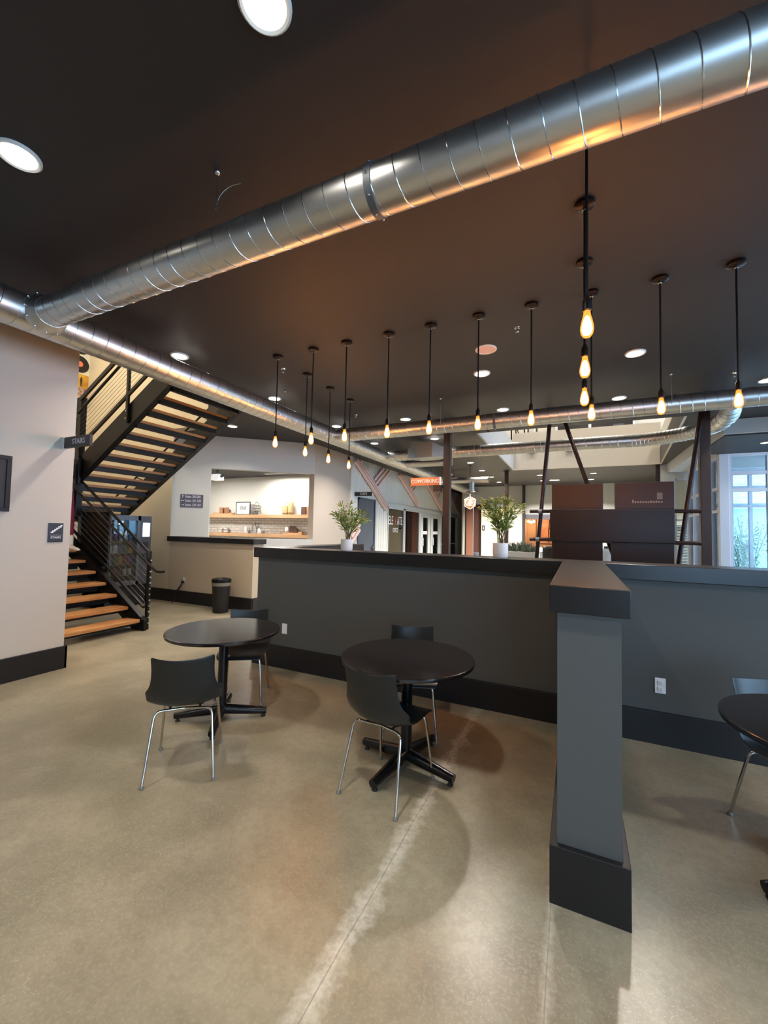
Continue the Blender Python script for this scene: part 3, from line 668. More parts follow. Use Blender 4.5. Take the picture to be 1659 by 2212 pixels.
# ---------------------------------------------------------------- small ceiling items
t = thing('ceiling_speaker', 'round pinkish ceiling speaker grille between the hanging stems', 'speaker', (-0.96, 4.75, CEIL - 0.01))
obj('grille', MB().lathe([(0.11, 0.01), (0.11, 0.004), (0.10, 0.0)], (-0.96, 4.75, CEIL - 0.01), 32), mat('pink white grille', (226, 196, 190), 0.6), t)
obj('rim', MB().lathe([(0.122, 0.01), (0.122, -0.002), (0.11, -0.004), (0.11, 0.01)], (-0.96, 4.75, CEIL - 0.01), 32, close=False), m_ring, t)
for x, y, lab in ((-0.563, 4.37, 'ceiling sprinkler head right of the pink speaker'), (-3.577, 4.316, 'ceiling sprinkler head near the leftmost hanging bulb'), (-3.73, 6.6, 'ceiling sprinkler head just left of the side duct'),
                  (1.86, 6.70, 'ceiling sprinkler head near the rightmost hanging bulb')):
    t = thing('sprinkler', lab, 'sprinkler', (x, y, CEIL - 0.05))
    obj('flange', MB().lathe([(0.032, 0.05), (0.03, 0.044), (0.012, 0.04)], (x, y, CEIL - 0.05), 18), m_chrome, t)
    obj('head', MB().lathe([(0.016, 0.0), (0.018, 0.004), (0.006, 0.01), (0.01, 0.03), (0.01, 0.042)], (x, y, CEIL - 0.05), 14), m_chrome, t, smooth=True)
for x, y, dx, dy, lab in ((-1.95, 1.696, 0.14, 0.05, 'loose hook with a curled wire left above the big duct'), (-4.1, 5.007, -0.1, 0.05, 'hook with a curled wire beside the leftmost bulb stem'),
                          (-1.965, 6.21, 0.0, 0.0, 'thin wire hanging near the brown column top'), (1.119, 6.37, 0.0, 0.0, 'thin wire hanging right of the ninth bulb stem')):
    t = thing('ceiling_hook', lab, 'hook', (x, y, CEIL - 0.25))
    obj('hook', MB().ball((x, y, CEIL - 0.02), 0.018, 12, 8).tube([(x, y, CEIL - 0.03), (x, y, CEIL - 0.25)], 0.004, 6), m_seam, t, smooth=True)
    pts = [(x + dx * (1 - math.cos(a_ * PI / 20)), y + dy * (1 - math.cos(a_ * PI / 20)), CEIL - 0.24 + 0.14 * math.sin(a_ * PI / 20)) for a_ in range(11)] if dx else [(x, y, CEIL - 0.25), (x + 0.01, y, CEIL - 0.33), (x, y, CEIL - 0.42)]
    obj('wire', MB().tube(pts, 0.003, 6), m_seam, t)
t = thing('track_light', 'white spotlight box hanging in the cafe kitchen opening', 'light fitting', (-8.68, 8.0, 2.86))
obj('housing', MB().box(-8.86, 7.9, 2.86, -8.60, 8.1, 3.02), mat('lit white plastic', (240, 240, 240), 0.4, emit=(255, 255, 250), strength=0.6), t, bevel=0.01)
obj('bracket', MB().box(-8.75, 7.97, 3.02, -8.71, 8.03, 3.14).tube([(-8.6, 8.0, 2.96), (-8.53, 8.0, 2.99)], 0.04, 12), m_grey, t)
# ---------------------------------------------------------------- tables and chairs
def make_table():
    t = thing('round_table', '', 'table', (0, 0, 0), group='round black cafe tables')
    r = 0.457
    obj('tabletop', MB().lathe([(0.0, 0.712), (r - 0.012, 0.712), (r - 0.002, 0.716), (r, 0.722), (r, 0.733), (r - 0.002, 0.738), (r - 0.006, 0.740), (0.0, 0.740)][1:-1], (0, 0, 0), 96), m_top, t, smooth=20)
    obj('column', MB().lathe([(0.038, 0.09), (0.038, 0.70)], (0, 0, 0), 28), m_tbase, t, smooth=True)
    sp = MB()
    for k in range(4):
        a = k * PI / 2 + PI / 4; sp.bar((0, 0, 0.702), (0.26 * math.cos(a), 0.26 * math.sin(a), 0.702), 0.03, 0.018)
    obj('top_bracket', sp, m_tbase, t)
    for k in range(4):
        a = k * PI / 2; c, s_ = math.cos(a), math.sin(a)
        pts = [(c * 0.02, s_ * 0.02, 0.085), (c * 0.10, s_ * 0.10, 0.075), (c * 0.25, s_ * 0.25, 0.058), (c * 0.365, s_ * 0.365, 0.046)]
        foot = obj('foot', MB().tube(pts, [0.042, 0.040, 0.032, 0.027], 16), m_tbase, t, smooth=True)
        obj('glide', MB().lathe([(0.018, 0.0), (0.020, 0.004), (0.012, 0.012), (0.006, 0.03)], (c * 0.34, s_ * 0.34, 0), 14), m_matte, foot, smooth=True)
    return t
tb = make_table()
tb.location = (-2.70, 2.61, 0); tb.rotation_euler = (0, 0, math.radians(36)); tb['label'] = 'round black table on the left with a bright reflection on its top'
dup(tb, (-1.06, 2.68, 0), math.radians(-12), 'round black table in the middle with a brown orange reflection')
dup(tb, (1.10, 2.58, 0), math.radians(20), 'round black table cut by the right edge, right of the stub wall')

def make_chair():
    t = thing('shell_chair', '', 'chair', (0, 0, 0), group='black plastic shell chairs with chrome legs')
    # faces +x in local space; profile (x, z, halfwidth, side curl)
    prof = [(0.235, 0.415, 0.185, 0.00), (0.225, 0.438, 0.200, 0.004), (0.17, 0.447, 0.212, 0.010), (0.06, 0.436, 0.218, 0.016), (-0.06, 0.428, 0.222, 0.026),
            (-0.135, 0.436, 0.226, 0.050), (-0.182, 0.470, 0.228, 0.075), (-0.205, 0.520, 0.234, 0.070), (-0.220, 0.560, 0.204, 0.050), (-0.234, 0.620, 0.188, 0.046),
            (-0.250, 0.690, 0.184, 0.046), (-0.262, 0.745, 0.186, 0.046), (-0.268, 0.783, 0.189, 0.046)]
    n = 13; mb = MB(); P_ = len(prof)
    for i, (x, z, hw, cu) in enumerate(prof):
        x0, z0 = prof[max(0, i - 1)][:2]; x1, z1 = prof[min(P_ - 1, i + 1)][:2]
        tx, tz = x1 - x0, z1 - z0; L_ = math.hypot(tx, tz); nx_, nz_ = -tz / L_, tx / L_     # normal towards sitter
        nx_, nz_ = (tz / L_, -tx / L_)
        for j in range(n):
            u = -1 + 2 * j / (n - 1); w_ = cu * abs(u) ** 2.4
            dip = -0.014 * (1 - u * u) if i == P_ - 1 else (-0.006 * (1 - u * u) if i == P_ - 2 else 0)
            mb.v.append((x + nx_ * w_, u * hw, z + nz_ * w_ + dip))
    for i in range(P_ - 1):
        for j in range(n - 1):
            a = i * n + j; mb.f.append((a, a + 1, a + n + 1, a + n))
    s = obj('shell', mb, m_plast, t, smooth=80)
    so = s.modifiers.new('solid', 'SOLIDIFY'); so.thickness = 0.007; so.offset = 0
    sb = s.modifiers.new('sub', 'SUBSURF'); sb.levels = 1; sb.render_levels = 2
    def arc(pts, rad=0.045, k=5):       # round the corners of a polyline
        out = [Vector(pts[0])]
        for i in range(1, len(pts) - 1):
            p = Vector(pts[i]); a = (Vector(pts[i - 1]) - p).normalized(); b = (Vector(pts[i + 1]) - p).normalized()
            for q in range(k + 1):
                u = q / k; out.append(p + a * rad * (1 - u) ** 2 + b * rad * u ** 2)
        return out + [Vector(pts[-1])]
    for sx, fx, nm in ((1, 0.232, 0.16), (-1, -0.232, -0.10)):
        for sy in (1, -1):
            pts = arc([(fx, 0.203 * sy, 0.012), (nm + (0.012 if sx > 0 else -0.03), 0.170 * sy, 0.415), (nm * 0.9, 0.0, 0.408)])
            lg = obj('leg', MB().tube(pts, 0.0085, 12), m_chrome, t, smooth=True)
            obj('glide', MB().lathe([(0.010, 0.0), (0.013, 0.003), (0.013, 0.010), (0.009, 0.020)], (fx, 0.203 * sy, 0), 12), mat('grey glide', (120, 118, 112), 0.5), lg, smooth=True)
    obj('seat_frame', MB().tube([(0.14, 0.09, 0.418), (-0.10, 0.09, 0.412)], 0.007, 8).tube([(0.14, -0.09, 0.418), (-0.10, -0.09, 0.412)], 0.007, 8)
        .box(-0.06, -0.11, 0.412, 0.10, 0.11, 0.420), m_matte, t)
    return t
ch = make_chair()
def place(x, y, ang, lab, first=False):
    if first: ch.location = (x, y, 0); ch.rotation_euler = (0, 0, math.radians(ang)); ch['label'] = lab; return ch
    return dup(ch, (x, y, 0), math.radians(ang), lab)
place(-2.396, 2.015, 131, 'black shell chair with chrome legs in front of the left table, back to the viewer', True)
place(-2.86, 3.02, -57, 'black shell chair mostly hidden behind the left table')
place(-1.08, 2.42, 82, 'black shell chair in front of the middle table, its back turned to the viewer')
place(-1.22, 3.17, -70, 'black shell chair behind the middle table against the half wall')
place(1.08, 2.95, -66, 'shell chair behind the right table, its backrest shining pale blue')

# ---------------------------------------------------------------- plates on the walls
def plate(x, y, z, face, lab, kind, w_=0.072, h_=0.118):
    t = thing('wall_plate', lab, 'wall plate', (x, y, z))
    obj('plate', MB().box(x - w_ / 2, y - 0.006, z - h_ / 2, x + w_ / 2, y, z + h_ / 2), m_wtxt, t, bevel=0.003)
    if kind == 'duplex':
        mb = MB()
        for dz in (-0.024, 0.024): mb.box(x - 0.017, y - 0.0095, z + dz - 0.014, x + 0.017, y - 0.005, z + dz + 0.014)
        obj('socket', mb, m_pot, t, bevel=0.002)
    return t
plate(-3.057, 3.86, 0.446, 'y', 'white blank plate low on the charcoal half wall, right of the left table', 'blank')
plate(0.585, 3.86, 0.441, 'y', 'white outlet plate on the bluish half wall right of the stub', 'duplex')
plate(-7.506, 6.1, 0.473, 'y', 'white outlet with a black plug on the tan wall by the stairs', 'duplex')
t = thing('power_cord', 'short black power cord hanging from the outlet on the tan wall', 'cord', (-7.51, 6.08, 0.25))
obj('plug', MB().box(-7.53, 6.04, 0.42, -7.48, 6.09, 0.46), m_matte, t, bevel=0.004)
obj('cord', MB().tube([(-7.51, 6.05, 0.42), (-7.52, 6.03, 0.36), (-7.56, 6.02, 0.30), (-7.60, 6.02, 0.27), (-7.63, 6.02, 0.20), (-7.62, 6.0, 0.10), (-7.6, 5.9, 0.012)], [0.012, 0.014, 0.018, 0.016, 0.009, 0.007, 0.007], 10), m_matte, t, smooth=True)

# ---------------------------------------------------------------- signs
X0 = -5.19
t = thing('stairs_sign', 'dark square sign with a white stair symbol on the pale left wall', 'sign', (X0 + 0.005, 2.547, 1.402))
obj('board', MB().box(X0, 2.475, 1.400, X0 + 0.008, 2.619, 1.610), m_blade if 0 else mat('dark navy sign', (34, 34, 44), 0.4), t, bevel=0.003)
y, z = 2.497, 1.503; lo = [(y, z)]; up_ = [(y, z + 0.012)]
for k in range(5):
    yy = y + k * 0.019 + 0.014; zz = z + k * 0.015
    lo += [(yy + 0.012, zz), (yy + 0.012, zz + 0.015)]; up_ += [(yy, zz + 0.012), (yy, zz + 0.027)]
lo.append((lo[-1][0] + 0.008, lo[-1][1])); up_.append((lo[-1][0], up_[-1][1]))
st = MB()
for k in range(len(lo) - 1):
    st.add([(X0 + 0.011, lo[k][0], lo[k][1]), (X0 + 0.011, lo[k + 1][0], lo[k + 1][1]), (X0 + 0.011, up_[k + 1][0], up_[k + 1][1]), (X0 + 0.011, up_[k][0], up_[k][1])], [(0, 1, 2, 3)])
    st.add([(X0 + 0.009, lo[k][0], lo[k][1]), (X0 + 0.009, lo[k + 1][0], lo[k + 1][1]), (X0 + 0.009, up_[k + 1][0], up_[k + 1][1]), (X0 + 0.009, up_[k][0], up_[k][1])], [(3, 2, 1, 0)])
obj('symbol', st, m_wtxt, t)
obj('rule', MB().box(X0 + 0.008, 2.49, 1.478, X0 + 0.0095, 2.605, 1.480), m_wtxt, t)
text('lettering', 'STAIRS', 0.033, (X0 + 0.009, 2.548, 1.452), (0, 1, 0), (0, 0, 1), m_wtxt, t)
t = thing('blade_sign', 'plum blade sign reading STAIRS, sticking out from the left wall', 'sign', (-4.93, 2.575, 2.44))
obj('panel', MB().box(-5.15, 2.560, 2.440, -4.672, 2.590, 2.562), m_blade, t, bevel=0.002)
text('lettering', 'STAIRS', 0.082, (-4.87, 2.558, 2.501), (1, 0, 0), (0, 0, 1), m_txt, t, sxx=0.95)
obj('bracket', MB().box(X0, 2.55, 2.435, X0 + 0.045, 2.60, 2.567), m_ring, t)
t = thing('wall_frame', 'dark framed panel cut by the left edge on the pale wall', 'picture frame', (X0 + 0.02, 1.75, 1.72))
obj('frame', MB().box(X0, 1.30, 1.715, X0 + 0.035, 2.118, 1.755).box(X0, 1.30, 2.235, X0 + 0.035, 2.118, 2.275).box(X0, 2.078, 1.755, X0 + 0.035, 2.118, 2.235).box(X0, 1.30, 1.755, X0 + 0.035, 1.34, 2.235), m_matte, t, bevel=0.003)
obj('screen', MB().box(X0, 1.34, 1.755, X0 + 0.022, 2.078, 2.235), mat('dark panel glass', (18, 18, 20), 0.5), t)
# directory on the angled wall
t = thing('directory_sign', 'slate directory sign with suite numbers and arrows on the cool grey wall', 'sign', (-8.05, 6.65, 2.05))
ta = math.hypot(-8.225 - DX, 6.492 - DY); tb_ = math.hypot(-7.866 - DX, 6.815 - DY)
obj('board', MB().prism([p45(ta, -0.012), p45(tb_, -0.012), p45(tb_, 0), p45(ta, 0)], 2.048, 2.345), mat('slate sign', (84, 84, 104), 0.5), t)
tm = (ta + tb_) / 2
for k, (arrow, s_) in enumerate((('up', 'Suites 200-281'), ('left', 'Suites 101-128'), ('right', 'Suites 129-169'))):
    zc = 2.295 - k * 0.097; q = p45(ta + 0.10, -0.014)
    text('lettering', s_, 0.082, (q[0], q[1], zc), (ux, uy, 0), (0, 0, 1), m_wtxt, t, align='LEFT', sxx=0.68)
    q = p45(ta + 0.05, -0.0145); ar = MB()
    def bb(t0, z0, t1, z1, w_=0.007):
        a = p45(ta + 0.05 + t0, -0.0145); b_ = p45(ta + 0.05 + t1, -0.0145)
        ar.bar((a[0], a[1], zc + z0), (b_[0], b_[1], zc + z1), 0.003, w_, up=(0, 0, 1) if abs(t1 - t0) > 0.001 else (ux, uy, 0))
    if arrow == 'up': bb(0, -0.03, 0, 0.03); bb(-0.013, 0.014, 0, 0.03); bb(0.013, 0.014, 0, 0.03)
    elif arrow == 'left': bb(-0.03, 0, 0.03, 0); bb(-0.03, 0, -0.014, 0.013); bb(-0.03, 0, -0.014, -0.013)
    else: bb(-0.03, 0, 0.03, 0); bb(0.03, 0, 0.014, 0.013); bb(0.03, 0, 0.014, -0.013)
    obj('arrow', ar, m_wtxt, t)
t = thing('blade_sign', 'black blade sign reading CAFE beside the slate blue door', 'sign', (-5.7, 10.55, 2.58))
obj('panel', MB().box(-5.93, 10.53, 2.60, -5.37, 10.56, 2.72), m_blade if 0 else mat('black sign', (28, 24, 26), 0.5), t)
text('lettering', 'CAFE', 0.10, (-5.63, 10.527, 2.66), (1, 0, 0), (0, 0, 1), m_txt, t)
t = thing('blade_sign', 'orange blade sign reading COWORKING on the brown column', 'sign', (-2.67, 7.6, 2.5))
obj('panel', MB().box(-3.00, 7.585, 2.505, -2.40, 7.62, 2.66), m_orange, t)
text('lettering', 'COWORKING', 0.112, (-2.70, 7.582, 2.582), (1, 0, 0), (0, 0, 1), mat('peach lettering', (255, 236, 216), 0.5), t, sxx=0.80)
obj('bracket', MB().box(-2.40, 7.58, 2.50, -2.375, 7.625, 2.665), m_wtxt, t)
obj('speaker_box', MB().box(-2.52, 7.56, 2.38, -2.375, 7.70, 2.503), m_brown, t)
t = thing('restroom_sign', 'small black restroom sign on the cream wall panel', 'sign', (-3.88, 18.99, 1.75))
obj('board', MB().box(-3.94, 18.985, 1.70, -3.82, 18.998, 1.94), m_matte, t)
obj('figure', MB().box(-3.90, 18.982, 1.76, -3.86, 18.985, 1.86).ball((-3.88, 18.983, 1.885), 0.016, 8, 6), m_wtxt, t)

# ---------------------------------------------------------------- columns, braces, display panels
def column(x, y, w_, m_, lab, z1=CEIL):
    t = thing('steel_column', lab, 'column', (x, y, 0))
    obj('shaft', MB().box(x - w_ / 2, y - w_ / 2, 0.012, x + w_ / 2, y + w_ / 2, z1 - 0.012), m_, t, bevel=0.01)
    obj('base_plate', MB().box(x - w_, y - w_, 0, x + w_, y + w_, 0.015), m_, t)
    obj('top_plate', MB().box(x - w_ * 0.75, y - w_ * 0.75, z1 - 0.015, x + w_ * 0.75, y + w_ * 0.75, z1), m_, t)
    return t
column(-2.275, 7.68, 0.135, m_brown, 'brown square steel column carrying the orange sign')
column(1.755, 7.65, 0.135, m_brown, 'brown square steel column right of the display panels')
column(-2.19, 14.55, 0.13, m_brown, 'thin distant steel column at the far left corner of the ceiling opening')
column(2.24, 14.62, 0.16, m_brown, 'distant steel column at the far right corner of the ceiling opening')
column(-2.12, 19.0, 0.12, m_matte, 'far black column in front of the end wall')
m_pipe = mat('bronzed pipe', (48, 34, 32), 0.25, metal=0.7)
for (p, q, lab) in (((-0.405, 7.58, CEIL - 0.01), (-0.732, 7.58, 0.0), 'nearly upright leaning pole left of the display panels'),
                    ((-0.245, 7.75, CEIL - 0.01), (0.95, 7.75, 0.0), 'strongly leaning pole passing behind the display panels'),
                    ((1.73, 7.53, 3.72), (1.235, 7.53, 0.0), 'leaning pole meeting the right steel column')):
    t = thing('brace_pole', lab, 'pole', (q[0], q[1], 0))
    v = Vector(q) - Vector(p); pa = Vector(p) + v * 0.003; pb = Vector(p) + v * 0.997
    obj('pole', MB().tube([pa, pb], 0.034, 18), m_pipe, t, smooth=True)
    obj('foot_plate', MB().lathe([(0.07, 0.0), (0.07, 0.012), (0.045, 0.02)], (q[0], q[1], 0), 20), m_pipe, t)
for z, lab in ((1.985, 'upper horizontal pipe carrying the display panels'), (1.508, 'lower horizontal pipe carrying the display panels')):
    t = thing('cross_pipe', lab, 'pipe', (0.46, 7.47, z - 0.03))
    obj('pipe', MB().tube([(-0.728, 7.47, z), (1.66, 7.47, z)], 0.031, 18), m_pipe, t, smooth=True)
    obj('end_cap', MB().tube([(-0.735, 7.47, z), (-0.728, 7.47, z)], 0.033, 18), m_black, t)
    obj('clamp', MB().tube([(-0.60 if z > 1.8 else -0.64, 7.47, z), (-0.54 if z > 1.8 else -0.58, 7.47, z)], 0.04, 14), m_chrome if 0 else m_grey, t)
def panel(x0, x1, z0, z1, y, lab, m_, extra=None):
    t = thing('display_panel', lab, 'display screen', ((x0 + x1) / 2, y, z0))
    obj('housing', MB().box(x0, y, z0, x1, y + 0.05, z1), m_matte, t, bevel=0.004)
    obj('screen', MB().box(x0 + 0.008, y - 0.004, z0 + 0.008, x1 - 0.008, y + 0.001, z1 - 0.008), m_, t)
    return t
m_s2 = mat('brown glossy panel', (52, 32, 26), 0.3, spec=0.2)
panel(-0.376, 0.380, 2.015, 2.425, 7.36, 'upper left brown glossy panel of the pipe-mounted group', m_s2)
t = panel(0.542, 1.317, 2.015, 2.428, 7.36, 'upper right brown glossy panel with a faint pale mark', m_s2)
mk = MB().box(1.10 - 0.0, 7.352, 2.16, 1.17, 7.356, 2.26)
obj('pale_patch', mk, mat('pale patch', (92, 76, 68), 0.4), t)
mk = MB()
for k in range(12):
    h = [0.06, 0.035, 0.03, 0.036, 0.03, 0.034, 0.03, 0.04, 0.034, 0.04, 0.03, 0.03][k]
    mk.box(0.775 + k * 0.034, 7.352, 2.108, 0.775 + k * 0.034 + 0.022, 7.356, 2.108 + h * 0.8)
obj('faint_mark', mk, mat('faint mark', (128, 96, 86), 0.4), t)
panel(-0.404, 1.314, 1.500, 2.012, 7.32, 'long dark glossy panel across the middle of the pipe-mounted group', m_screen)
panel(-0.376, 0.372, 1.05, 1.492, 7.36, 'lower left dark glossy panel of the pipe-mounted group', m_screen)
panel(0.487, 1.311, 0.90, 1.492, 7.36, 'lower right dark glossy panel of the pipe-mounted group', m_screen)

# ---------------------------------------------------------------- plants on the cap
def palm(px, py, pz, ph, pr, lab, leaves, spread_x, spread_y, H, seed, lean=0.0):
    r_ = random.Random(seed)
    t = thing('potted_palm', lab, 'potted plant', (px, py, pz))
    pot = obj('pot', MB().lathe([(pr * 0.93, 0.0), (pr * 0.97, 0.006), (pr, ph * 0.3), (pr, ph), (pr * 0.90, ph), (pr * 0.90, ph * 0.8)], (px, py, pz), 36), m_pot, t, smooth=True)
    obj('soil', MB().lathe([(pr * 0.9, ph * 0.78), (pr * 0.88, ph * 0.84)], (px, py, pz), 20), m_stem, t)
    st = MB(); lf = MB()
    def leaf(p, d, L_, w_):
        d = d.normalized(); s_ = d.cross(Vector((0, 0, 1)))
        s_ = s_.normalized() if s_.length > 0.01 else Vector((1, 0, 0)); s_ = (s_ + Vector((r_.uniform(-.4, .4),) * 3)).normalized()
        n_ = d.cross(s_).normalized()
        q1 = p + d * L_ * 0.35 + n_ * L_ * 0.04; q2 = p + d * L_ * 0.7; q3 = p + d * L_ - Vector((0, 0, L_ * 0.18))
        lf.add([p, q1 - s_ * w_ * 0.5, q1 + s_ * w_ * 0.5, q2 - s_ * w_ * 0.4 - Vector((0, 0, L_ * 0.05)), q2 + s_ * w_ * 0.4 - Vector((0, 0, L_ * 0.05)), q3, q1 + n_ * w_ * -0.25, q2 + n_ * w_ * -0.2],
               [(0, 1, 6), (0, 6, 2), (1, 3, 7, 6), (6, 7, 4, 2), (3, 5, 7), (7, 5, 4)])
    n = leaves
    for i in range(n):
        u = (i + 0.5) / n * 2 - 1
        az = r_.uniform(0, 2 * PI)
        ex = spread_x * u * r_.uniform(0.75, 1.0); ey = spread_y * math.sin(az) * r_.uniform(0.3, 1)
        hh = H * r_.uniform(0.62, 1.0) * (1 - 0.22 * abs(u) + (0.16 * abs(u) if lean else 0))
        p0 = Vector((px + r_.uniform(-pr, pr) * 0.45, py + r_.uniform(-pr, pr) * 0.45, pz + ph * 0.8))
        pts = []
        for k in range(9):
            v = k / 8
            pts.append(Vector((p0.x + ex * v ** 1.6, p0.y + ey * v ** 1.6, p0.z + hh * (v * (1.25 - 0.25 * v)) * (1 if v < .8 else 1 - 0.05 * (v - .8)))))
        st.tube(pts, [0.0042 - 0.003 * k / 8 for k in range(9)], 5)
        for k in range(3, 9):
            for q in range(4 if k < 8 else 6):
                tdir = (pts[min(8, k + 1)] - pts[k - 1]).normalized()
                out = Vector((r_.uniform(-1, 1), r_.uniform(-1, 1), r_.uniform(-0.35, 0.5)))
                leaf(pts[k], tdir * 0.5 + out * 0.9, r_.uniform(0.055, 0.105), r_.uniform(0.012, 0.019))
    obj('stems', st, m_stem, t, smooth=True)
    obj('foliage', lf, m_leaf, t)
    return t
palm(-2.330, 3.985, 1.372, 0.125, 0.066, 'potted palm with green leaves in a square-looking white pot, left one on the half wall', 15, 0.22, 0.17, 0.44, 3)
palm(-0.655, 3.99, 1.372, 0.135, 0.070, 'fuller potted palm in a white pot, right one on the half wall', 19, 0.21, 0.15, 0.46, 11, lean=1)
t = thing('tealight_cup', 'small pale cup standing on the half wall cap left of the right palm', 'cup', (-0.885, 4.0, 1.372))
obj('cup', MB().lathe([(0.022, 0), (0.025, 0.004), (0.027, 0.035), (0.024, 0.035), (0.022, 0.01)], (-0.885, 4.0, 1.372), 20), m_pot, t, smooth=True)

# ---------------------------------------------------------------- trash can
cx_, cy_ = -6.10, 5.78
t = thing('trash_can', 'black round trash can with a bag rim against the tan wall', 'trash can', (cx_, cy_, 0))
obj('bin', MB().lathe([(0.135, 0.0), (0.14, 0.01), (0.165, 0.56), (0.158, 0.56), (0.134, 0.02)], (cx_, cy_, 0), 36), m_matte, t, smooth=True)
obj('bag_rim', MB().lathe([(0.168, 0.50), (0.172, 0.52), (0.172, 0.565), (0.166, 0.572), (0.160, 0.566)], (cx_, cy_, 0), 36, close=False), mat('grey bag plastic', (120, 118, 112), 0.3), t, smooth=True)
obj('lid', MB().lathe([(0.174, 0.565), (0.178, 0.575), (0.174, 0.625), (0.15, 0.635), (0.10, 0.625), (0.08, 0.60)], (cx_, cy_, 0), 36), m_black, t, smooth=True)
# ---------------------------------------------------------------- staircase
t = thing('staircase', 'open black steel switchback staircase with oak treads and cable railing', 'staircase', (-7.5, 4.3, 0))
RI = 0.165
for i in range(10):                                     # lower flight climbs to the left
    nx_ = -6.035 - 0.292 * i; z = 0.172 + 0.167 * i
    tr = obj('tread', MB().box(nx_ - 0.30, 2.98, z - 0.048, nx_, 4.15, z), m_wood, t, bevel=0.004)
    obj('tread_bracket', MB().box(nx_ - 0.29, 2.96, z - 0.085, nx_ - 0.05, 4.165, z - 0.049), m_black, tr)
    if i > 1: obj('riser', MB().box(nx_ - 0.265, 2.96, z - 0.167, nx_ - 0.255, 4.165, z - 0.05), m_matte, t)
def chan(p, q, h, y, w_=0.05):
    return MB().prism_y([(p[0], p[1]), (q[0], q[1]), (q[0], q[1] + h), (p[0], p[1] + h)], y, y + w_)
sl = 0.572
def zl(x): return 0.172 + (-6.035 - x) * sl
for y in (2.91, 4.17):
    s_ = MB().prism_y([(-5.97, 0.0), (-5.97, 0.16), (-8.98, zl(-8.98) + 0.09), (-8.98, zl(-8.98) - 0.26), (-6.25, 0.0)], y, y + 0.045)
    s_.bar((-5.99, y + 0.0225, 0.165), (-8.98, y + 0.0225, zl(-8.98) + 0.095), 0.075, 0.012)
    obj('stringer', s_, m_black, t, bevel=0.002)
obj('landing', MB().box(-10.3, 2.91, 1.66, -8.95, 5.72, 1.80), m_black, t)
obj('landing_boards', MB().box(-10.3, 2.91, 1.80, -8.95, 5.72, 1.845), m_wood, t)
def zu(x): return 2.29 + 0.617 * (x + 8)
for y in (4.175, 5.60):
    s_ = MB().prism_y([(-8.95, zu(-8.95)), (-5.47, zu(-5.47)), (-5.47, zu(-5.47) + 0.40), (-8.95, zu(-8.95) + 0.44)], y, y + 0.045)
    s_.bar((-8.95, y + 0.0225, zu(-8.95) + 0.004), (-5.47, y + 0.0225, zu(-5.47) + 0.004), 0.10, 0.012)
    obj('stringer', s_, m_black, t, bevel=0.002)
for j in range(14):
    z = 1.845 + RI * (j + 1); x = -8 + (z - 0.06 - 2.50) / 0.605
    tr = obj('tread', MB().box(x, 4.23, z - 0.045, x + 0.285, 5.60, z), m_wood, t, bevel=0.003)
    obj('tread_bracket', MB().box(x + 0.20, 4.23, z - 0.13, x + 0.275, 5.60, z - 0.046), m_black, tr)
# posts
def post(x, y, z0, z1, bolts=2):
    p = obj('post', MB().box(x - 0.028, y - 0.018, z0, x + 0.028, y + 0.018, z1), m_black, t, bevel=0.003)
    b = MB()
    for k in range(bolts):
        b.tube([(x, y - 0.03, z0 + 0.07 + k * 0.12), (x, y - 0.018, z0 + 0.07 + k * 0.12)], 0.014, 10)
    obj('bolts', b, m_chrome, p)
YR = 4.20
post(-6.03, 4.255, 0.0, 1.21, 2); post(-7.09, 4.255, 0.62, 1.88); post(-6.59, 4.15, 3.26, 4.75); post(-5.3, 4.15, 4.05, 5.3)
n_ = obj('newel', MB().box(-7.98, 4.14, 1.75, -7.86, 4.24, 3.84).box(-8.20, 4.13, 3.55, -7.98, 4.25, 3.83).box(-8.20, 4.13, 3.22, -7.98, 4.25, 3.50).box(-8.25, 4.12, 2.30, -7.80, 4.165, 2.75).box(-8.25, 4.12, 1.9, -7.9, 4.25, 2.2), m_black, t, bevel=0.006)
b = MB()
for (x, z) in ((-7.90, 2.62), (-7.90, 2.42), (-8.08, 3.70), (-8.08, 3.38)): b.tube([(x, 4.10, z), (x, 4.13, z)], 0.018, 10)
obj('bolts', b, m_chrome, n_)
b = MB()
for k in range(12): b.tube([(-6.03 + 0.03, 4.255, 0.10 + k * 0.088), (-6.03 + 0.042, 4.255, 0.10 + k * 0.088)], 0.013, 8)
obj('bolts', b, m_chrome, t)
# lower flight railing
def rail(name, p, q, r, m_, n=12): return obj(name, MB().tube([p, q], r, n), m_, t, smooth=True)
obj('top_rail', MB().tube([(-8.12, YR, 2.535), (-5.99, YR, 1.205), (-5.985, YR, 1.10)], 0.022, 12), m_black, t, smooth=True)
obj('handrail', MB().tube([(-7.90, 4.11, 2.245), (-5.70, 4.11, 0.945), (-5.64, 4.11, 0.925), (-5.55, 4.11, 0.925), (-5.50, 4.11, 0.93)], 0.019, 14), m_black if 0 else mat('dark polished rail', (60, 58, 60), 0.18, metal=0.9), t, smooth=True)
obj('bottom_rail', MB().bar((-8.1, YR, 1.555), (-6.03, YR, 0.345), 0.035, 0.03), m_black, t)
cb_ = MB()
for k in range(8):
    d_ = 0.10 + k * 0.098
    cb_.tube([(-8.1, YR + 0.01, 1.555 + d_), (-6.03, YR + 0.01, 0.335 + d_)], 0.004, 6)
obj('cables', cb_, mat('cable steel', (120, 118, 118), 0.3, metal=0.9), t)
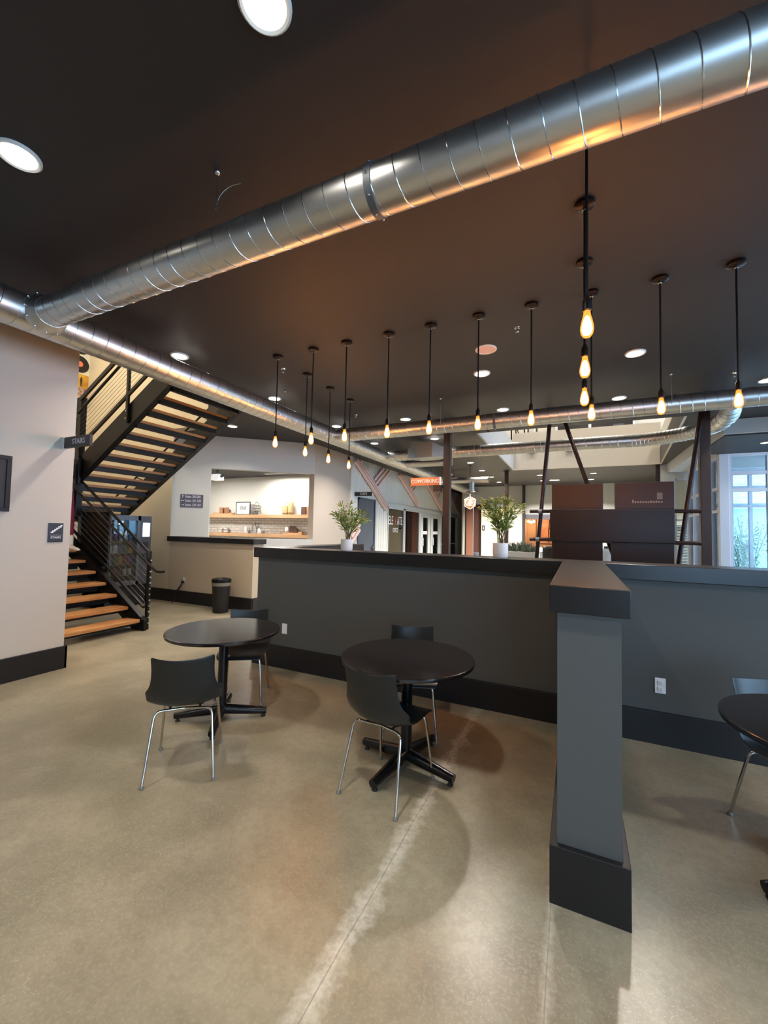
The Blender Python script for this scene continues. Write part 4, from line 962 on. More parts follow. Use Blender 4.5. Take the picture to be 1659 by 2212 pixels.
# guard frame below the landing
gf = obj('guard_frame', MB().box(-8.02, 4.27, 1.82, -7.10, 4.31, 1.875).box(-8.02, 4.27, 1.25, -7.965, 4.31, 1.85).box(-7.17, 4.27, 0.90, -7.10, 4.31, 1.85), m_grey, t, bevel=0.008)
gm = MB()
for k in range(9): gm.tube([(-8.0, 4.29, 1.78 - k * 0.10), (-7.12, 4.29, 1.30 - k * 0.10)], 0.0035, 5)
gm.box(-8.0, 4.32, 0.9, -7.13, 4.325, 1.83)
obj('guard_mesh', gm, m_black, gf)
# upper flight railing
YU = 4.15
obj('top_rail', MB().bar((-7.90, YU, 3.80), (-4.95, YU, 5.48), 0.035, 0.075), m_black, t, bevel=0.004)
obj('handrail', MB().tube([(-7.82, 4.08, 3.525), (-4.95, 4.08, 5.28)], 0.021, 12), m_black, t, smooth=True)
obj('bottom_rail', MB().bar((-7.90, YU, 2.93), (-4.95, YU, 4.70), 0.035, 0.055), m_black, t)
cu = MB()
for k in range(9):
    d_ = 0.09 + k * 0.085
    cu.tube([(-7.9, YU, 2.93 + d_ * 0.95), (-4.95, YU, 4.70 + d_ * 0.85)], 0.0028, 5)
obj('cables', cu, mat('cable steel', (120, 118, 118), 0.3, metal=0.9), t)
obj('wall_rail', MB().tube([(-9.9, 5.95, 2.15), (-5.2, 5.95, 5.0)], 0.02, 10), m_black, t, smooth=True)
obj('wall_rail_bracket', MB().tube([(-9.0, 5.95, 2.69), (-9.0, 6.10, 2.64)], 0.012, 8).tube([(-7.0, 5.95, 3.90), (-7.0, 6.10, 3.85)], 0.012, 8), m_black, t)

# record art on the stairwell end wall
def disc(y, z, r, lab, g='vinyl records on the stairwell end wall'):
    t = thing('vinyl_record', lab, 'record', (-11.29, y, z - r), group=g)
    def ring(r0, x0, x1):
        mb = MB(); n = 40
        mb.add([(x0, y + r0 * math.cos(2 * PI * k / n), z + r0 * math.sin(2 * PI * k / n)) for k in range(n)] + [(x1, y + r0 * math.cos(2 * PI * k / n), z + r0 * math.sin(2 * PI * k / n)) for k in range(n)],
               [tuple(range(n))[::-1], tuple(range(n, 2 * n))] + [(k, (k + 1) % n, n + (k + 1) % n, n + k) for k in range(n)])
        return mb
    obj('disc', ring(r, -11.30, -11.29), m_matte, t); obj('label', ring(r * 0.33, -11.29, -11.285), mat('salmon label', (226, 122, 92), 0.5), t)
disc(5.87, 5.63, 0.21, 'black vinyl record with a salmon label, lower one on the stairwell wall')
disc(5.87, 6.10, 0.21, 'black vinyl record mostly hidden behind the side duct')
disc(5.45, 5.63, 0.21, 'black vinyl record hidden behind the left wall edge')
def poster(y0, y1, z0, z1, lab, cols):
    t = thing('poster', lab, 'poster', (-11.29, (y0 + y1) / 2, z0))
    obj('sheet', MB().box(-11.30, y0, z0, -11.292, y1, z1), cols, t)
    return t
pp = poster(5.62, 6.085, 5.05, 5.385, 'golden poster with a dark standing figure, on the stairwell end wall', mat('golden poster', (206, 162, 60), 0.6, noise=(5, (170, 120, 30))))
obj('figure', MB().bar((-11.29, 5.90, 5.07), (-11.29, 5.915, 5.19), 0.004, 0.02, up=(0, 1, 0)).bar((-11.29, 5.945, 5.07), (-11.29, 5.925, 5.19), 0.004, 0.02, up=(0, 1, 0)).bar((-11.29, 5.92, 5.18), (-11.29, 5.92, 5.275), 0.004, 0.045, up=(0, 1, 0)).bar((-11.29, 5.895, 5.17), (-11.29, 5.90, 5.26), 0.004, 0.014, up=(0, 1, 0)).ball((-11.29, 5.92, 5.295), 0.018, 10, 8), mat('dark print', (60, 44, 24), 0.6), pp)
poster(5.62, 6.085, 4.72, 5.04, 'pinkish crowd print below the golden poster', mat('crowd print', (206, 176, 166), 0.6, noise=(22, (110, 80, 70))))
poster(5.62, 6.085, 4.50, 4.70, 'grey strip print under the crowd print', mat('grey print', (150, 146, 146), 0.6, noise=(12, (100, 98, 104))))
poster(5.55, 6.0, 3.45, 4.05, 'pale pink print half hidden by the stair newel', mat('pink print', (224, 178, 168), 0.6, noise=(7, (150, 120, 116))))

# ---------------------------------------------------------------- vending machine
t = thing('vending_machine', 'grey-black glass-front vending machine under the staircase', 'vending machine', (-8.35, 5.23, 0))
obj('cabinet', MB().box(-8.72, 4.80, 0.03, -8.08, 4.84, 1.80).box(-8.72, 5.63, 0.03, -8.08, 5.67, 1.80).box(-8.72, 4.80, 1.76, -8.08, 5.67, 1.80).box(-8.72, 4.80, 0.03, -8.08, 5.67, 0.42).box(-8.74, 4.80, 0.03, -8.70, 5.67, 1.80), mat('vending body', (52, 54, 58), 0.35, metal=0.3), t, bevel=0.004)
obj('feet', MB().box(-8.70, 4.82, 0, -8.1, 4.90, 0.03).box(-8.70, 5.57, 0, -8.1, 5.65, 0.03), m_matte, t)
dr = obj('door', MB().box(-8.08, 4.80, 0.42, -8.02, 4.86, 1.80).box(-8.08, 5.38, 0.42, -8.02, 5.44, 1.80).box(-8.08, 4.80, 1.70, -8.02, 5.44, 1.80).box(-8.08, 4.80, 0.42, -8.02, 5.44, 0.50), mat('vending door', (96, 100, 108), 0.3, metal=0.4), t, bevel=0.004)
obj('door_glass', MB().box(-8.045, 4.86, 0.50, -8.04, 5.38, 1.70), glass('vending glass', (225, 235, 240), 0.6), dr)
cp = obj('control_panel', MB().box(-8.08, 5.44, 0.42, -8.015, 5.67, 1.80), mat('vending panel', (70, 72, 78), 0.3), t, bevel=0.004)
obj('keypad', MB().box(-8.015, 5.48, 1.38, -8.008, 5.63, 1.66), mat('lit keypad', (240, 242, 244), 0.4, emit=(240, 246, 255), strength=1.2), cp)
obj('coin_slot', MB().box(-8.015, 5.50, 1.15, -8.005, 5.60, 1.27).box(-8.015, 5.50, 0.98, -8.005, 5.60, 1.04), m_matte, cp)
obj('dispensing_flap', MB().box(-8.08, 4.90, 0.14, -8.06, 5.40, 0.34), m_matte, t)
l = light('vending lamp', 'AREA', (0, 0, 0), 4, (0.85, 0.93, 1), 0.5, (0, math.radians(25), 0), sx=0.04); l.parent = t; l.location = (0.18, -0.15, 1.73)
colors = [(176, 60, 70), (226, 210, 190), (70, 110, 150), (210, 150, 60), (120, 70, 130), (230, 228, 224), (60, 120, 80)]
k_ = 0
for zi in (0.62, 0.84, 1.06, 1.28):
    obj('shelf', MB().box(-8.68, 4.86, zi - 0.015, -8.07, 5.60, zi), m_chrome, t)
sn = 0
for zi, nm in ((1.28, 'bottle'), (1.06, 'snack_bag'), (0.84, 'snack_bag'), (0.62, 'drink_can')):
    for q in range(5):
        y = 4.92 + q * 0.10; c = colors[(sn * 3 + q) % 7]; sn += 1
        mm = mat('pack %d %d %d' % c, c, 0.3)
        if nm == 'bottle':
            g = MB().lathe([(0.028, 0), (0.03, 0.01), (0.03, 0.14), (0.012, 0.19), (0.012, 0.215)], (-8.13, y, zi), 14)
        elif nm == 'drink_can':
            g = MB().lathe([(0.026, 0), (0.032, 0.008), (0.032, 0.11), (0.026, 0.12)], (-8.13, y, zi), 14)
        else:
            g = MB().add([(-8.12, y - 0.04, zi), (-8.12, y + 0.04, zi), (-8.12, y + 0.035, zi + 0.15), (-8.12, y - 0.035, zi + 0.15), (-8.15, y - 0.04, zi), (-8.15, y + 0.04, zi), (-8.14, y + 0.035, zi + 0.15), (-8.14, y - 0.035, zi + 0.15), (-8.09, y, zi + 0.07), (-8.175, y, zi + 0.07)],
                         [(0, 1, 8), (1, 2, 8), (2, 3, 8), (3, 0, 8), (5, 4, 9), (6, 5, 9), (7, 6, 9), (4, 7, 9), (0, 4, 5, 1), (2, 6, 7, 3), (1, 5, 6, 2), (3, 7, 4, 0)])
        o = obj(nm, g, mm, smooth=True)
        tag(o, '%s number %s on the %s shelf of the vending machine' % (nm.replace('_', ' '), ordn[q], {1.28: 'top', 1.06: 'second', 0.84: 'third', 0.62: 'bottom'}[zi]), 'snack' if nm == 'snack_bag' else 'drink', 'goods in the vending machine')
        o['label'] = {'bottle': 'drink bottle', 'snack_bag': 'snack bag', 'drink_can': 'drink can'}[nm] + ' in the vending machine, %s from the left on its %s shelf' % (ordn[q], {1.28: 'top', 1.06: 'second', 0.84: 'third', 0.62: 'lowest'}[zi])

# ---------------------------------------------------------------- person coming down the stairs, mostly behind the wall
def skin(name, joints, edges, m_, parent, root=0, sub=2):
    me = bpy.data.meshes.new(name); L = Vector(root_of(parent).location)
    me.from_pydata([tuple(Vector(j[:3]) - L) for j in joints], edges, []); me.update()
    o = bpy.data.objects.new(name, me); COL.objects.link(o); o.parent = parent
    md = o.modifiers.new('skin', 'SKIN'); md.use_smooth_shade = True
    for i, j in enumerate(joints):
        v = me.skin_vertices[0].data[i]; v.radius = (j[3], j[4] if len(j) > 4 else j[3]); v.use_root = (i == root)
    s_ = o.modifiers.new('sub', 'SUBSURF'); s_.levels = 1; s_.render_levels = sub
    me.materials.append(m_); return o
PX, PY = -7.86, 3.90
t = thing('person', 'person in maroon trousers and white shoes descending the stairs behind the left wall', 'person', (PX, PY, 1.34))
m_skin = mat('skin', (206, 160, 132), 0.5)
J = [(-7.86, 3.90, 2.22, 0.13, 0.10), (-7.85, 3.90, 2.45, 0.115, 0.09), (-7.84, 3.90, 2.66, 0.13, 0.10), (-7.83, 3.90, 2.78, 0.06, 0.05), (-7.82, 3.90, 2.84, 0.05), (-7.81, 3.90, 2.93, 0.078, 0.085), (-7.80, 3.90, 3.02, 0.07, 0.08)]
Ed = [(0, 1), (1, 2), (2, 3), (3, 4), (4, 5), (5, 6)]
for sy in (1, -1):
    k = len(J)
    J += [(-7.88, 3.88 + sy * 0.15, 2.74, 0.055), (-7.96, 3.86 + sy * 0.19, 2.48, 0.042), (-7.92, 3.86 + sy * 0.19, 2.26, 0.030), (-7.90, 3.86 + sy * 0.19, 2.19, 0.026, 0.018)]
    Ed += [(2, k), (k, k + 1), (k + 1, k + 2), (k + 2, k + 3)]
    hip = len(J)
    if sy == 1: J += [(-7.84, 4.0, 2.14, 0.085), (-7.74, 4.0, 1.76, 0.055), (-7.69, 4.0, 1.32, 0.034), (-7.67, 4.0, 1.22, 0.036), (-7.52, 4.0, 1.175, 0.03, 0.02)]
    else: J += [(-7.88, 3.81, 2.14, 0.085), (-7.86, 3.80, 1.80, 0.058), (-8.02, 3.80, 1.44, 0.034), (-8.03, 3.80, 1.375, 0.036), (-7.88, 3.80, 1.365, 0.03, 0.02)]
    Ed += [(0, hip), (hip, hip + 1), (hip + 1, hip + 2), (hip + 2, hip + 3), (hip + 3, hip + 4)]
skin('body', J, Ed, m_skin, t)
for sy in (1, -1):
    for k, (dy, ln) in enumerate(((-0.024, 0.070), (-0.008, 0.080), (0.008, 0.076), (0.024, 0.060), (0.0, 0.05))):
        bx_, by_, bz_ = -7.90, 3.86 + sy * 0.19, 2.17
        if k < 4: js = [(bx_, by_ + dy * 0.8, bz_ + 0.01, 0.009), (bx_ + 0.012, by_ + dy, bz_ - ln * 0.5, 0.008), (bx_ + 0.004, by_ + dy, bz_ - ln, 0.006)]
        else: js = [(bx_ - 0.01, by_ - sy * 0.015, bz_ + 0.03, 0.010), (bx_ + 0.012, by_ - sy * 0.042, bz_ + 0.0, 0.009), (bx_ + 0.020, by_ - sy * 0.048, bz_ - 0.03, 0.007)]
        skin('thumb' if k == 4 else 'finger', js, [(0, 1), (1, 2)], m_skin, t, sub=1)
m_maroon = mat('maroon cloth', (122, 34, 62), 0.8); m_knit = mat('dark knit', (36, 34, 40), 0.9)
skin('trousers', [(-7.86, 3.90, 2.24, 0.145, 0.115), (-7.84, 3.99, 2.12, 0.098), (-7.74, 4.0, 1.76, 0.070), (-7.70, 4.0, 1.40, 0.050), (-7.88, 3.81, 2.12, 0.098), (-7.86, 3.80, 1.80, 0.074), (-8.01, 3.80, 1.50, 0.055)],
     [(0, 1), (1, 2), (2, 3), (0, 4), (4, 5), (5, 6)], m_maroon, t)
skin('sweater', [(-7.86, 3.90, 2.22, 0.15, 0.12), (-7.85, 3.90, 2.46, 0.135, 0.105), (-7.84, 3.90, 2.68, 0.145, 0.115), (-7.88, 4.03, 2.74, 0.07), (-7.96, 4.05, 2.48, 0.056), (-7.93, 4.05, 2.29, 0.042), (-7.88, 3.73, 2.74, 0.07), (-7.96, 3.67, 2.48, 0.056), (-7.93, 3.67, 2.29, 0.042)],
     [(0, 1), (1, 2), (2, 3), (3, 4), (4, 5), (2, 6), (6, 7), (7, 8)], m_knit, t)
for (x, y, z) in ((-7.67, 4.0, 1.158), (-8.03, 3.80, 1.346)):
    skin('shoe', [(x - 0.02, y, z + 0.045, 0.042, 0.042), (x + 0.06, y, z + 0.045, 0.043, 0.038), (x + 0.16, y, z + 0.032, 0.046, 0.030), (x + 0.235, y, z + 0.024, 0.030, 0.018), (x - 0.014, y, z + 0.12, 0.044, 0.044), (x - 0.020, y, z + 0.27, 0.044, 0.044)],
         [(0, 1), (1, 2), (2, 3), (0, 4), (4, 5)], mat('white shoe', (226, 222, 210), 0.6), t)
skin('hair', [(-7.835, 3.90, 3.03, 0.075, 0.085), (-7.86, 3.90, 2.95, 0.075, 0.085), (-7.88, 3.90, 2.85, 0.05, 0.07)], [(0, 1), (1, 2)], mat('dark hair', (40, 28, 22), 0.7), t)
fc = MB().ball((-7.725, 3.90, 2.925), 0.014, 10, 8, 1.3)
obj('nose', fc, m_skin, t, smooth=True)
obj('eyes', MB().ball((-7.737, 3.872, 2.955), 0.011, 10, 8).ball((-7.737, 3.928, 2.955), 0.011, 10, 8), m_wtxt, t, smooth=True)
obj('mouth', MB().box(-7.735, 3.88, 2.882, -7.722, 3.92, 2.892), mat('lips', (160, 84, 76), 0.5), t)
obj('ears', MB().ball((-7.81, 3.815, 2.93), 0.022, 10, 8, 1.4).ball((-7.81, 3.985, 2.93), 0.022, 10, 8, 1.4), m_skin, t, smooth=True)

# ---------------------------------------------------------------- cafe kitchen
def shelf(z, lab):
    t = thing('floating_shelf', lab, 'shelf', (-8.7, 9.36, z - 0.10))
    obj('board', MB().box(-11.28, 9.25, z - 0.098, -6.14, 9.47, z), m_shelf, t, bevel=0.003)
shelf(1.998, 'upper floating oak shelf in the cafe opening'); shelf(1.44, 'lower floating oak shelf in the cafe opening')
ZS, Z2 = 1.998, 1.44
t = thing('counter', 'kitchen counter under the brick backsplash, mostly hidden by the half walls', 'counter', (-8.7, 9.15, 0))
obj('cabinet', MB().box(-11.28, 8.90, 0, -6.2, 9.46, 0.88), m_white, t); obj('worktop', MB().box(-11.29, 8.86, 0.88, -6.18, 9.465, 0.92), mat('grey worktop', (120, 120, 118), 0.3), t)
def bxt(name, lab, cat, boxes, m_, z):
    t = obj(name, sum_boxes(boxes), m_, bevel=0.003); tag(t, lab, cat); return t
def sum_boxes(bs):
    mb = MB()
    for b_ in bs: mb.box(*b_)
    return mb
bxt('tray', 'low wooden tray at the left end of the upper shelf', 'tray', [(-10.28, 9.29, ZS, -9.50, 9.44, ZS + 0.03), (-10.28, 9.29, ZS + 0.03, -10.26, 9.44, ZS + 0.06), (-9.52, 9.29, ZS + 0.03, -9.50, 9.44, ZS + 0.06), (-10.26, 9.42, ZS + 0.03, -9.52, 9.44, ZS + 0.06)], m_shelf, ZS)
bxt('wooden_box', 'small brown wooden box standing in the tray on the upper shelf', 'box', [(-10.03, 9.31, ZS + 0.032, -9.73, 9.41, ZS + 0.045), (-10.03, 9.31, ZS + 0.045, -10.01, 9.41, ZS + 0.22), (-9.75, 9.31, ZS + 0.045, -9.73, 9.41, ZS + 0.22), (-10.01, 9.39, ZS + 0.045, -9.75, 9.41, ZS + 0.22), (-10.01, 9.31, ZS + 0.045, -9.90, 9.33, ZS + 0.22)], mat('walnut box', (170, 124, 92), 0.5), ZS)
t = thing('picture_frame', 'thin black picture frame with a small sketch leaning on the upper shelf', 'picture frame', (-9.1, 9.36, ZS))
fr = MB()
for (a_, b_, c_, d_) in ((-9.39, -8.83, 0.0, 0.02), (-9.39, -8.83, 0.365, 0.385), (-9.39, -9.37, 0.0, 0.385), (-8.85, -8.83, 0.0, 0.385)): fr.box(a_, 9.35, ZS + c_, b_, 9.37, ZS + d_)
obj('frame', fr, m_matte, t); obj('mount', MB().box(-9.37, 9.358, ZS + 0.02, -8.85, 9.366, ZS + 0.365), m_wtxt, t)
obj('sketch', MB().box(-9.24, 9.354, ZS + 0.14, -8.98, 9.358, ZS + 0.26), mat('sketch print', (210, 212, 216), 0.6, noise=(30, (120, 120, 124))), t)
t = thing('wire_lantern', 'silver wire lantern beside the picture frame on the upper shelf', 'lantern', (-8.58, 9.36, ZS))
wl = MB()
for k in range(10):
    a_ = 2 * PI * k / 10; wl.tube([(-8.58 + 0.16 * math.cos(a_), 9.36 + 0.085 * math.sin(a_), ZS + 0.004), (-8.58 + 0.13 * math.cos(a_), 9.36 + 0.07 * math.sin(a_), ZS + 0.26)], 0.006, 6)
for z in (0.01, 0.10, 0.18, 0.26):
    wl.tube([(-8.58 + (0.16 - z * 0.11) * math.cos(a_ * PI / 10), 9.36 + (0.085 - z * 0.05) * math.sin(a_ * PI / 10), ZS + z) for a_ in range(21)], 0.006, 6)
obj('cage', wl, m_chrome, t); obj('handle', MB().tube([(-8.58 + 0.08 * math.cos(a_ * PI / 10), 9.36, ZS + 0.26 + 0.11 * math.sin(a_ * PI / 10)) for a_ in range(11)], 0.005, 6), m_chrome, t)
obj('candle', MB().lathe([(0.04, 0.0), (0.04, 0.12)], (-8.58, 9.36, ZS + 0.002), 16), m_grey, t)
def vase(x, y, z, prof, lab, m_=m_gold, n=14):
    mb = MB(); mb.lathe(prof, (x, y, z), n); return tag(obj('vase', mb, m_), lab, 'vase', 'gilded ribbed vases on the upper shelf')
vase(-7.52, 9.36, ZS, [(0.07, 0), (0.10, 0.05), (0.10, 0.25), (0.05, 0.27), (0.03, 0.30), (0.035, 0.33), (0.02, 0.36)], 'short wide gilded ribbed vase with a round stopper')
vase(-7.325, 9.36, ZS, [(0.05, 0), (0.08, 0.06), (0.08, 0.34), (0.05, 0.42), (0.015, 0.46), (0.012, 0.56)], 'tall gilded ribbed vase with a slender neck')
t = thing('bookend', 'dark wooden bookend shape at the right end of the upper shelf', 'bookend', (-6.75, 9.36, ZS))
obj('block', MB().box(-6.93, 9.30, ZS, -6.78, 9.42, ZS + 0.22), mat('walnut dark', (96, 70, 58), 0.4), t); obj('cushion_block', MB().prism_y([(-6.78, ZS), (-6.42, ZS), (-6.48, ZS + 0.07), (-6.62, ZS + 0.20), (-6.72, ZS + 0.22), (-6.78, ZS + 0.22)], 9.33, 9.42), m_shelf, t)
for (x, z0, g_) in ((-9.98, 0, 0), (-9.78, 0, 1)):
    for s_ in (0, 1):
        tag(obj('cup', MB().lathe([(0.05, 0), (0.075, 0.02), (0.085, 0.075), (0.075, 0.075), (0.06, 0.02)], (x, 9.36, Z2 + s_ * 0.079), 20), m_pot, smooth=True),
            '%s white cup of the %s pair on the lower shelf' % (('lower', 'upper')[s_], ('left', 'right')[g_]), 'cup', 'white cups stacked on the lower shelf')
for x, h, lab in ((-8.97, 0.23, 'clear slim bottle on the lower shelf, left of the arched one'), (-8.45, 0.18, 'clear short bottle on the lower shelf, right of the arched one')):
    tag(obj('bottle', MB().lathe([(0.05, 0), (0.06, 0.02), (0.055, h * 0.7), (0.02, h * 0.85), (0.02, h)], (x, 9.36, Z2), 18), mat('clear bottle', (224, 222, 220), 0.15), smooth=True), lab, 'bottle')
tag(obj('arch_ornament', MB().tube([(-8.72, 9.36, Z2 + 0.022), (-8.72, 9.36, Z2 + 0.22), (-8.70, 9.36, Z2 + 0.29), (-8.66, 9.36, Z2 + 0.32), (-8.62, 9.36, Z2 + 0.29), (-8.60, 9.36, Z2 + 0.2), (-8.60, 9.36, Z2 + 0.022)], 0.022, 12), m_chrome, smooth=True), 'grey arched ornament standing on the lower shelf', 'ornament')
t = thing('serving_board', 'wooden board with a dark arched panel on the lower shelf', 'board', (-7.25, 9.36, Z2))
obj('board', MB().prism_y([(-7.56, Z2), (-6.90, Z2), (-6.90, Z2 + 0.08), (-6.98, Z2 + 0.09), (-7.05, Z2 + 0.05), (-7.56, Z2 + 0.05)], 9.32, 9.42), m_shelf, t)
obj('arch_panel', MB().prism_y([(-7.35, Z2 + 0.05), (-7.08, Z2 + 0.05), (-7.10, Z2 + 0.17), (-7.18, Z2 + 0.24), (-7.35, Z2 + 0.25)], 9.36, 9.40), mat('walnut dark', (96, 70, 58), 0.4), t)
tag(obj('shaker', MB().lathe([(0.05, 0), (0.07, 0.06), (0.05, 0.14), (0.03, 0.16)], (-7.44, 9.36, Z2 + 0.0525), 18), m_pot, smooth=True), 'pale round shaker on the wooden serving board', 'shaker')
tag(obj('faucet', MB().tube([(-7.80, 9.2, 0.92), (-7.80, 9.2, 1.14), (-7.76, 9.2, 1.21), (-7.68, 9.2, 1.24), (-7.60, 9.2, 1.21), (-7.57, 9.2, 1.12)], 0.016, 12), m_chrome, smooth=True), 'chrome gooseneck faucet on the kitchen counter', 'faucet')
for x, lab in ((-6.63, 'left of two small silver jars at the counter end'), (-6.50, 'right of two small silver jars at the counter end')):
    tag(obj('jar', MB().lathe([(0.045, 0), (0.05, 0.01), (0.05, 0.30), (0.04, 0.33), (0.03, 0.34)], (x, 9.25, 0.92), 18), m_chrome, smooth=True), lab, 'jar', 'silver jars on the kitchen counter')
tag(obj('coffee_grinder', MB().lathe([(0.05, 0), (0.06, 0.02), (0.045, 0.20), (0.055, 0.26), (0.05, 0.38), (0.02, 0.39)], (-7.19, 9.25, 0.92), 16), m_matte, smooth=True), 'small black grinder on the kitchen counter', 'grinder')

# ---------------------------------------------------------------- pink channels on the corrugated wall
def pink(y0, z0, y1, z1, lab, yb=None, branch=True):
    t = thing('pink_channel', lab, 'wall decoration', (-5.9, (y0 + y1) / 2, z1), group='pink diagonal channels on the corrugated wall')
    d = Vector((0, y1 - y0, z1 - z0)).normalized(); nrm = Vector((0, -d.z, d.y))
    if nrm.z < 0: nrm = -nrm
    for k in range(3):
        off = nrm * (k * 0.095)
        a = Vector((-5.87, y0, z0)) + off; b_ = Vector((-5.87, y1, z1)) + off
        if a.z > 3.68: a = a + d * ((3.68 - a.z) / d.z)
        obj('rib', MB().bar(a, b_, 0.06, 0.075, up=(1, 0, 0)), m_pink, t, bevel=0.004)
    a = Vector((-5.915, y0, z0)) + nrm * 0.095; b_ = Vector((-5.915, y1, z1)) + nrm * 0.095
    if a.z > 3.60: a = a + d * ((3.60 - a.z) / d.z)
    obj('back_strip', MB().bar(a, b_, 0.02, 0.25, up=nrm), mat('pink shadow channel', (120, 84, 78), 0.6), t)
    if branch:
        m0 = Vector((-5.88, y0 + (y1 - y0) * 0.42, z0 + (z1 - z0) * 0.42 + 0.16))
        for k in range(3):
            s0 = m0 + Vector((0, 0.09 * k, -0.13 * k)) + Vector((0, 0.35, 0)); L_ = (3.67 - s0.z) / 0.62
            obj('branch_rib', MB().bar(s0, s0 + Vector((0, L_ * 0.9, 3.67 - s0.z)), 0.08, 0.06, up=(1, 0, 0)), m_pink, t)
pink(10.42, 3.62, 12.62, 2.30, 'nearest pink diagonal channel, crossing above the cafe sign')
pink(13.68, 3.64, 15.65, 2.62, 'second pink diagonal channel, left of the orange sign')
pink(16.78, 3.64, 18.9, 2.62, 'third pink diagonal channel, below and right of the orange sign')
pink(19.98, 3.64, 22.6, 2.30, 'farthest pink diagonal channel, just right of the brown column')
t = thing('pink_channel', 'small pink slanting channel low behind the left palm', 'wall decoration', (-5.9, 10.5, 1.3), group='pink diagonal channels on the corrugated wall')
for k in range(3): obj('rib', MB().bar((-5.88, 10.30 + k * 0.0, 1.25 + k * 0.16), (-5.88, 10.78, 1.62 + k * 0.16), 0.09, 0.07, up=(1, 0, 0)), m_pink, t)

# ---------------------------------------------------------------- far hall
d = sthing('door_4', 'brown double door at the far end left of the cream panel', 'door', (-4.42, 19.3, 0))
obj('door_frame', MB().box(-4.80, 19.22, 0, -4.74, 19.34, 2.92).box(-4.09, 19.22, 0, -4.03, 19.34, 2.92).box(-4.8, 19.22, 2.86, -4.03, 19.34, 2.92), m_brown, d)
obj('leaf', MB().box(-4.74, 19.25, 0.01, -4.42, 19.31, 2.86), mat('wood door', (150, 104, 84), 0.5), d); obj('leaf', MB().box(-4.40, 19.25, 0.01, -4.09, 19.31, 2.86), mat('wood door dark', (84, 54, 46), 0.5), d)
t = thing('globe_pendant', 'faceted amber glass globe lamp glowing at the end of the office wall', 'pendant lamp', (-3.09, 13.0, CEIL))
obj('rod', MB().tube([(-3.09, 13, 2.80), (-3.09, 13, CEIL - 0.01)], 0.008, 8).lathe([(0.05, 0), (0.05, -0.02)], (-3.09, 13, CEIL - 0.002), 16), m_black, t)
obj('cap', MB().lathe([(0.05, 0.0), (0.02, 0.09)], (-3.09, 13, 2.74), 12), m_black, t)
ico = bmesh_ico = None
import bmesh
bm = bmesh.new(); bmesh.ops.create_icosphere(bm, subdivisions=1, radius=0.21); gb = MB(); gb.v = [(v.co.x - 3.09, v.co.y + 13, v.co.z + 2.55) for v in bm.verts]
idx = {v: i for i, v in enumerate(bm.verts)}; gb.f = [tuple(idx[v] for v in f.verts) for f in bm.faces]; edges = [(e.verts[0].co.copy(), e.verts[1].co.copy()) for e in bm.edges]; bm.free()
gl_ = obj('globe', gb, glow_shell('amber globe glass', (255, 170, 96), 0.9, 0.35), t)
eb = MB(); c0 = Vector((-3.09, 13, 2.55))
for a_, b_ in edges: eb.tube([a_ + c0, b_ + c0], 0.006, 5)
obj('leading', eb, m_pink, gl_); obj('bulb', MB().ball(tuple(c0), 0.05, 14, 10, 1.3), mat('globe bulb', (255, 220, 160), 0.5, emit=(255, 205, 140), strength=30), t, smooth=True)
t = thing('globe_pendant', 'small warm chandelier glowing in the far room, left of the leaning pole', 'pendant lamp', (-1.88, 19.8, 2.55))
obj('rod', MB().tube([(-1.88, 19.8, 2.2), (-1.88, 19.8, 2.58)], 0.01, 6), m_black, t)
for k in range(3): obj('bulb', MB().ball((-2.0 + 0.12 * k, 19.8, 2.16 - 0.03 * (k % 2)), 0.055, 12, 8), mat('globe bulb', (255, 220, 160), 0.5, emit=(255, 205, 140), strength=12), t, smooth=True)
tag(obj('awning', MB().box(-2.17, 19.02, 2.24, -0.95, 19.19, 2.45), mat('slate canopy', (70, 68, 78), 0.5)), 'dark canopy band above the far warm room', 'canopy')
t = thing('picture_frame', 'large warm picture of bare branches in the far room', 'picture frame', (-1.2, 20.98, 1.1))
obj('canvas', MB().box(-1.75, 20.97, 1.15, -0.97, 20.99, 2.5), mat('branch picture', (226, 180, 150), 0.6, noise=(3, (200, 140, 110))), t)
obj('frame', MB().box(-1.78, 20.955, 1.12, -1.75, 20.99, 2.53).box(-1.78, 20.955, 1.12, -0.97, 20.99, 1.15), m_brown, t)
obj('branches', MB().tube([(-1.2, 20.965, 1.2), (-1.22, 20.965, 1.7), (-1.15, 20.965, 2.4)], 0.02, 6).tube([(-1.21, 20.965, 1.8), (-1.0, 20.965, 2.2)], 0.014, 6).tube([(-1.21, 20.965, 1.65), (-1.02, 20.965, 1.6)], 0.012, 6), m_brown, t)
# planter, far tables and chairs
t = thing('planter_box', 'white planter box with grey-green grass behind the right palm', 'planter', (-1.42, 12.0, 0))
obj('box', MB().box(-1.85, 11.8, 0, -1.0, 12.2, 1.10), m_white, t, bevel=0.006)
gr = MB(); r_ = random.Random(5)
for k in range(420):
    x = r_.uniform(-1.83, -1.02); y = r_.uniform(11.83, 12.17); a_ = r_.uniform(0, 2 * PI); h = r_.uniform(0.10, 0.30) * (1.3 - abs(x + 1.42)); w_ = 0.008
    e1 = Vector((math.cos(a_), math.sin(a_), 0)); p = Vector((x, y, 1.09)); q = p + Vector((0, 0, h)) + e1 * h * r_.uniform(0.1, 0.7); s_ = e1.cross(Vector((0, 0, 1))) * w_
    mid = (p + q) / 2 + Vector((0, 0, h * 0.12)); gr.add([p - s_, p + s_, mid + s_, mid - s_, q, mid + e1 * w_], [(0, 1, 5, 3), (1, 2, 5), (3, 5, 4), (5, 2, 4)])
obj('grass', gr, mat('grey grass', (130, 140, 120), 0.6, noise=(9, (80, 90, 76))), t)['kind'] = 'stuff'
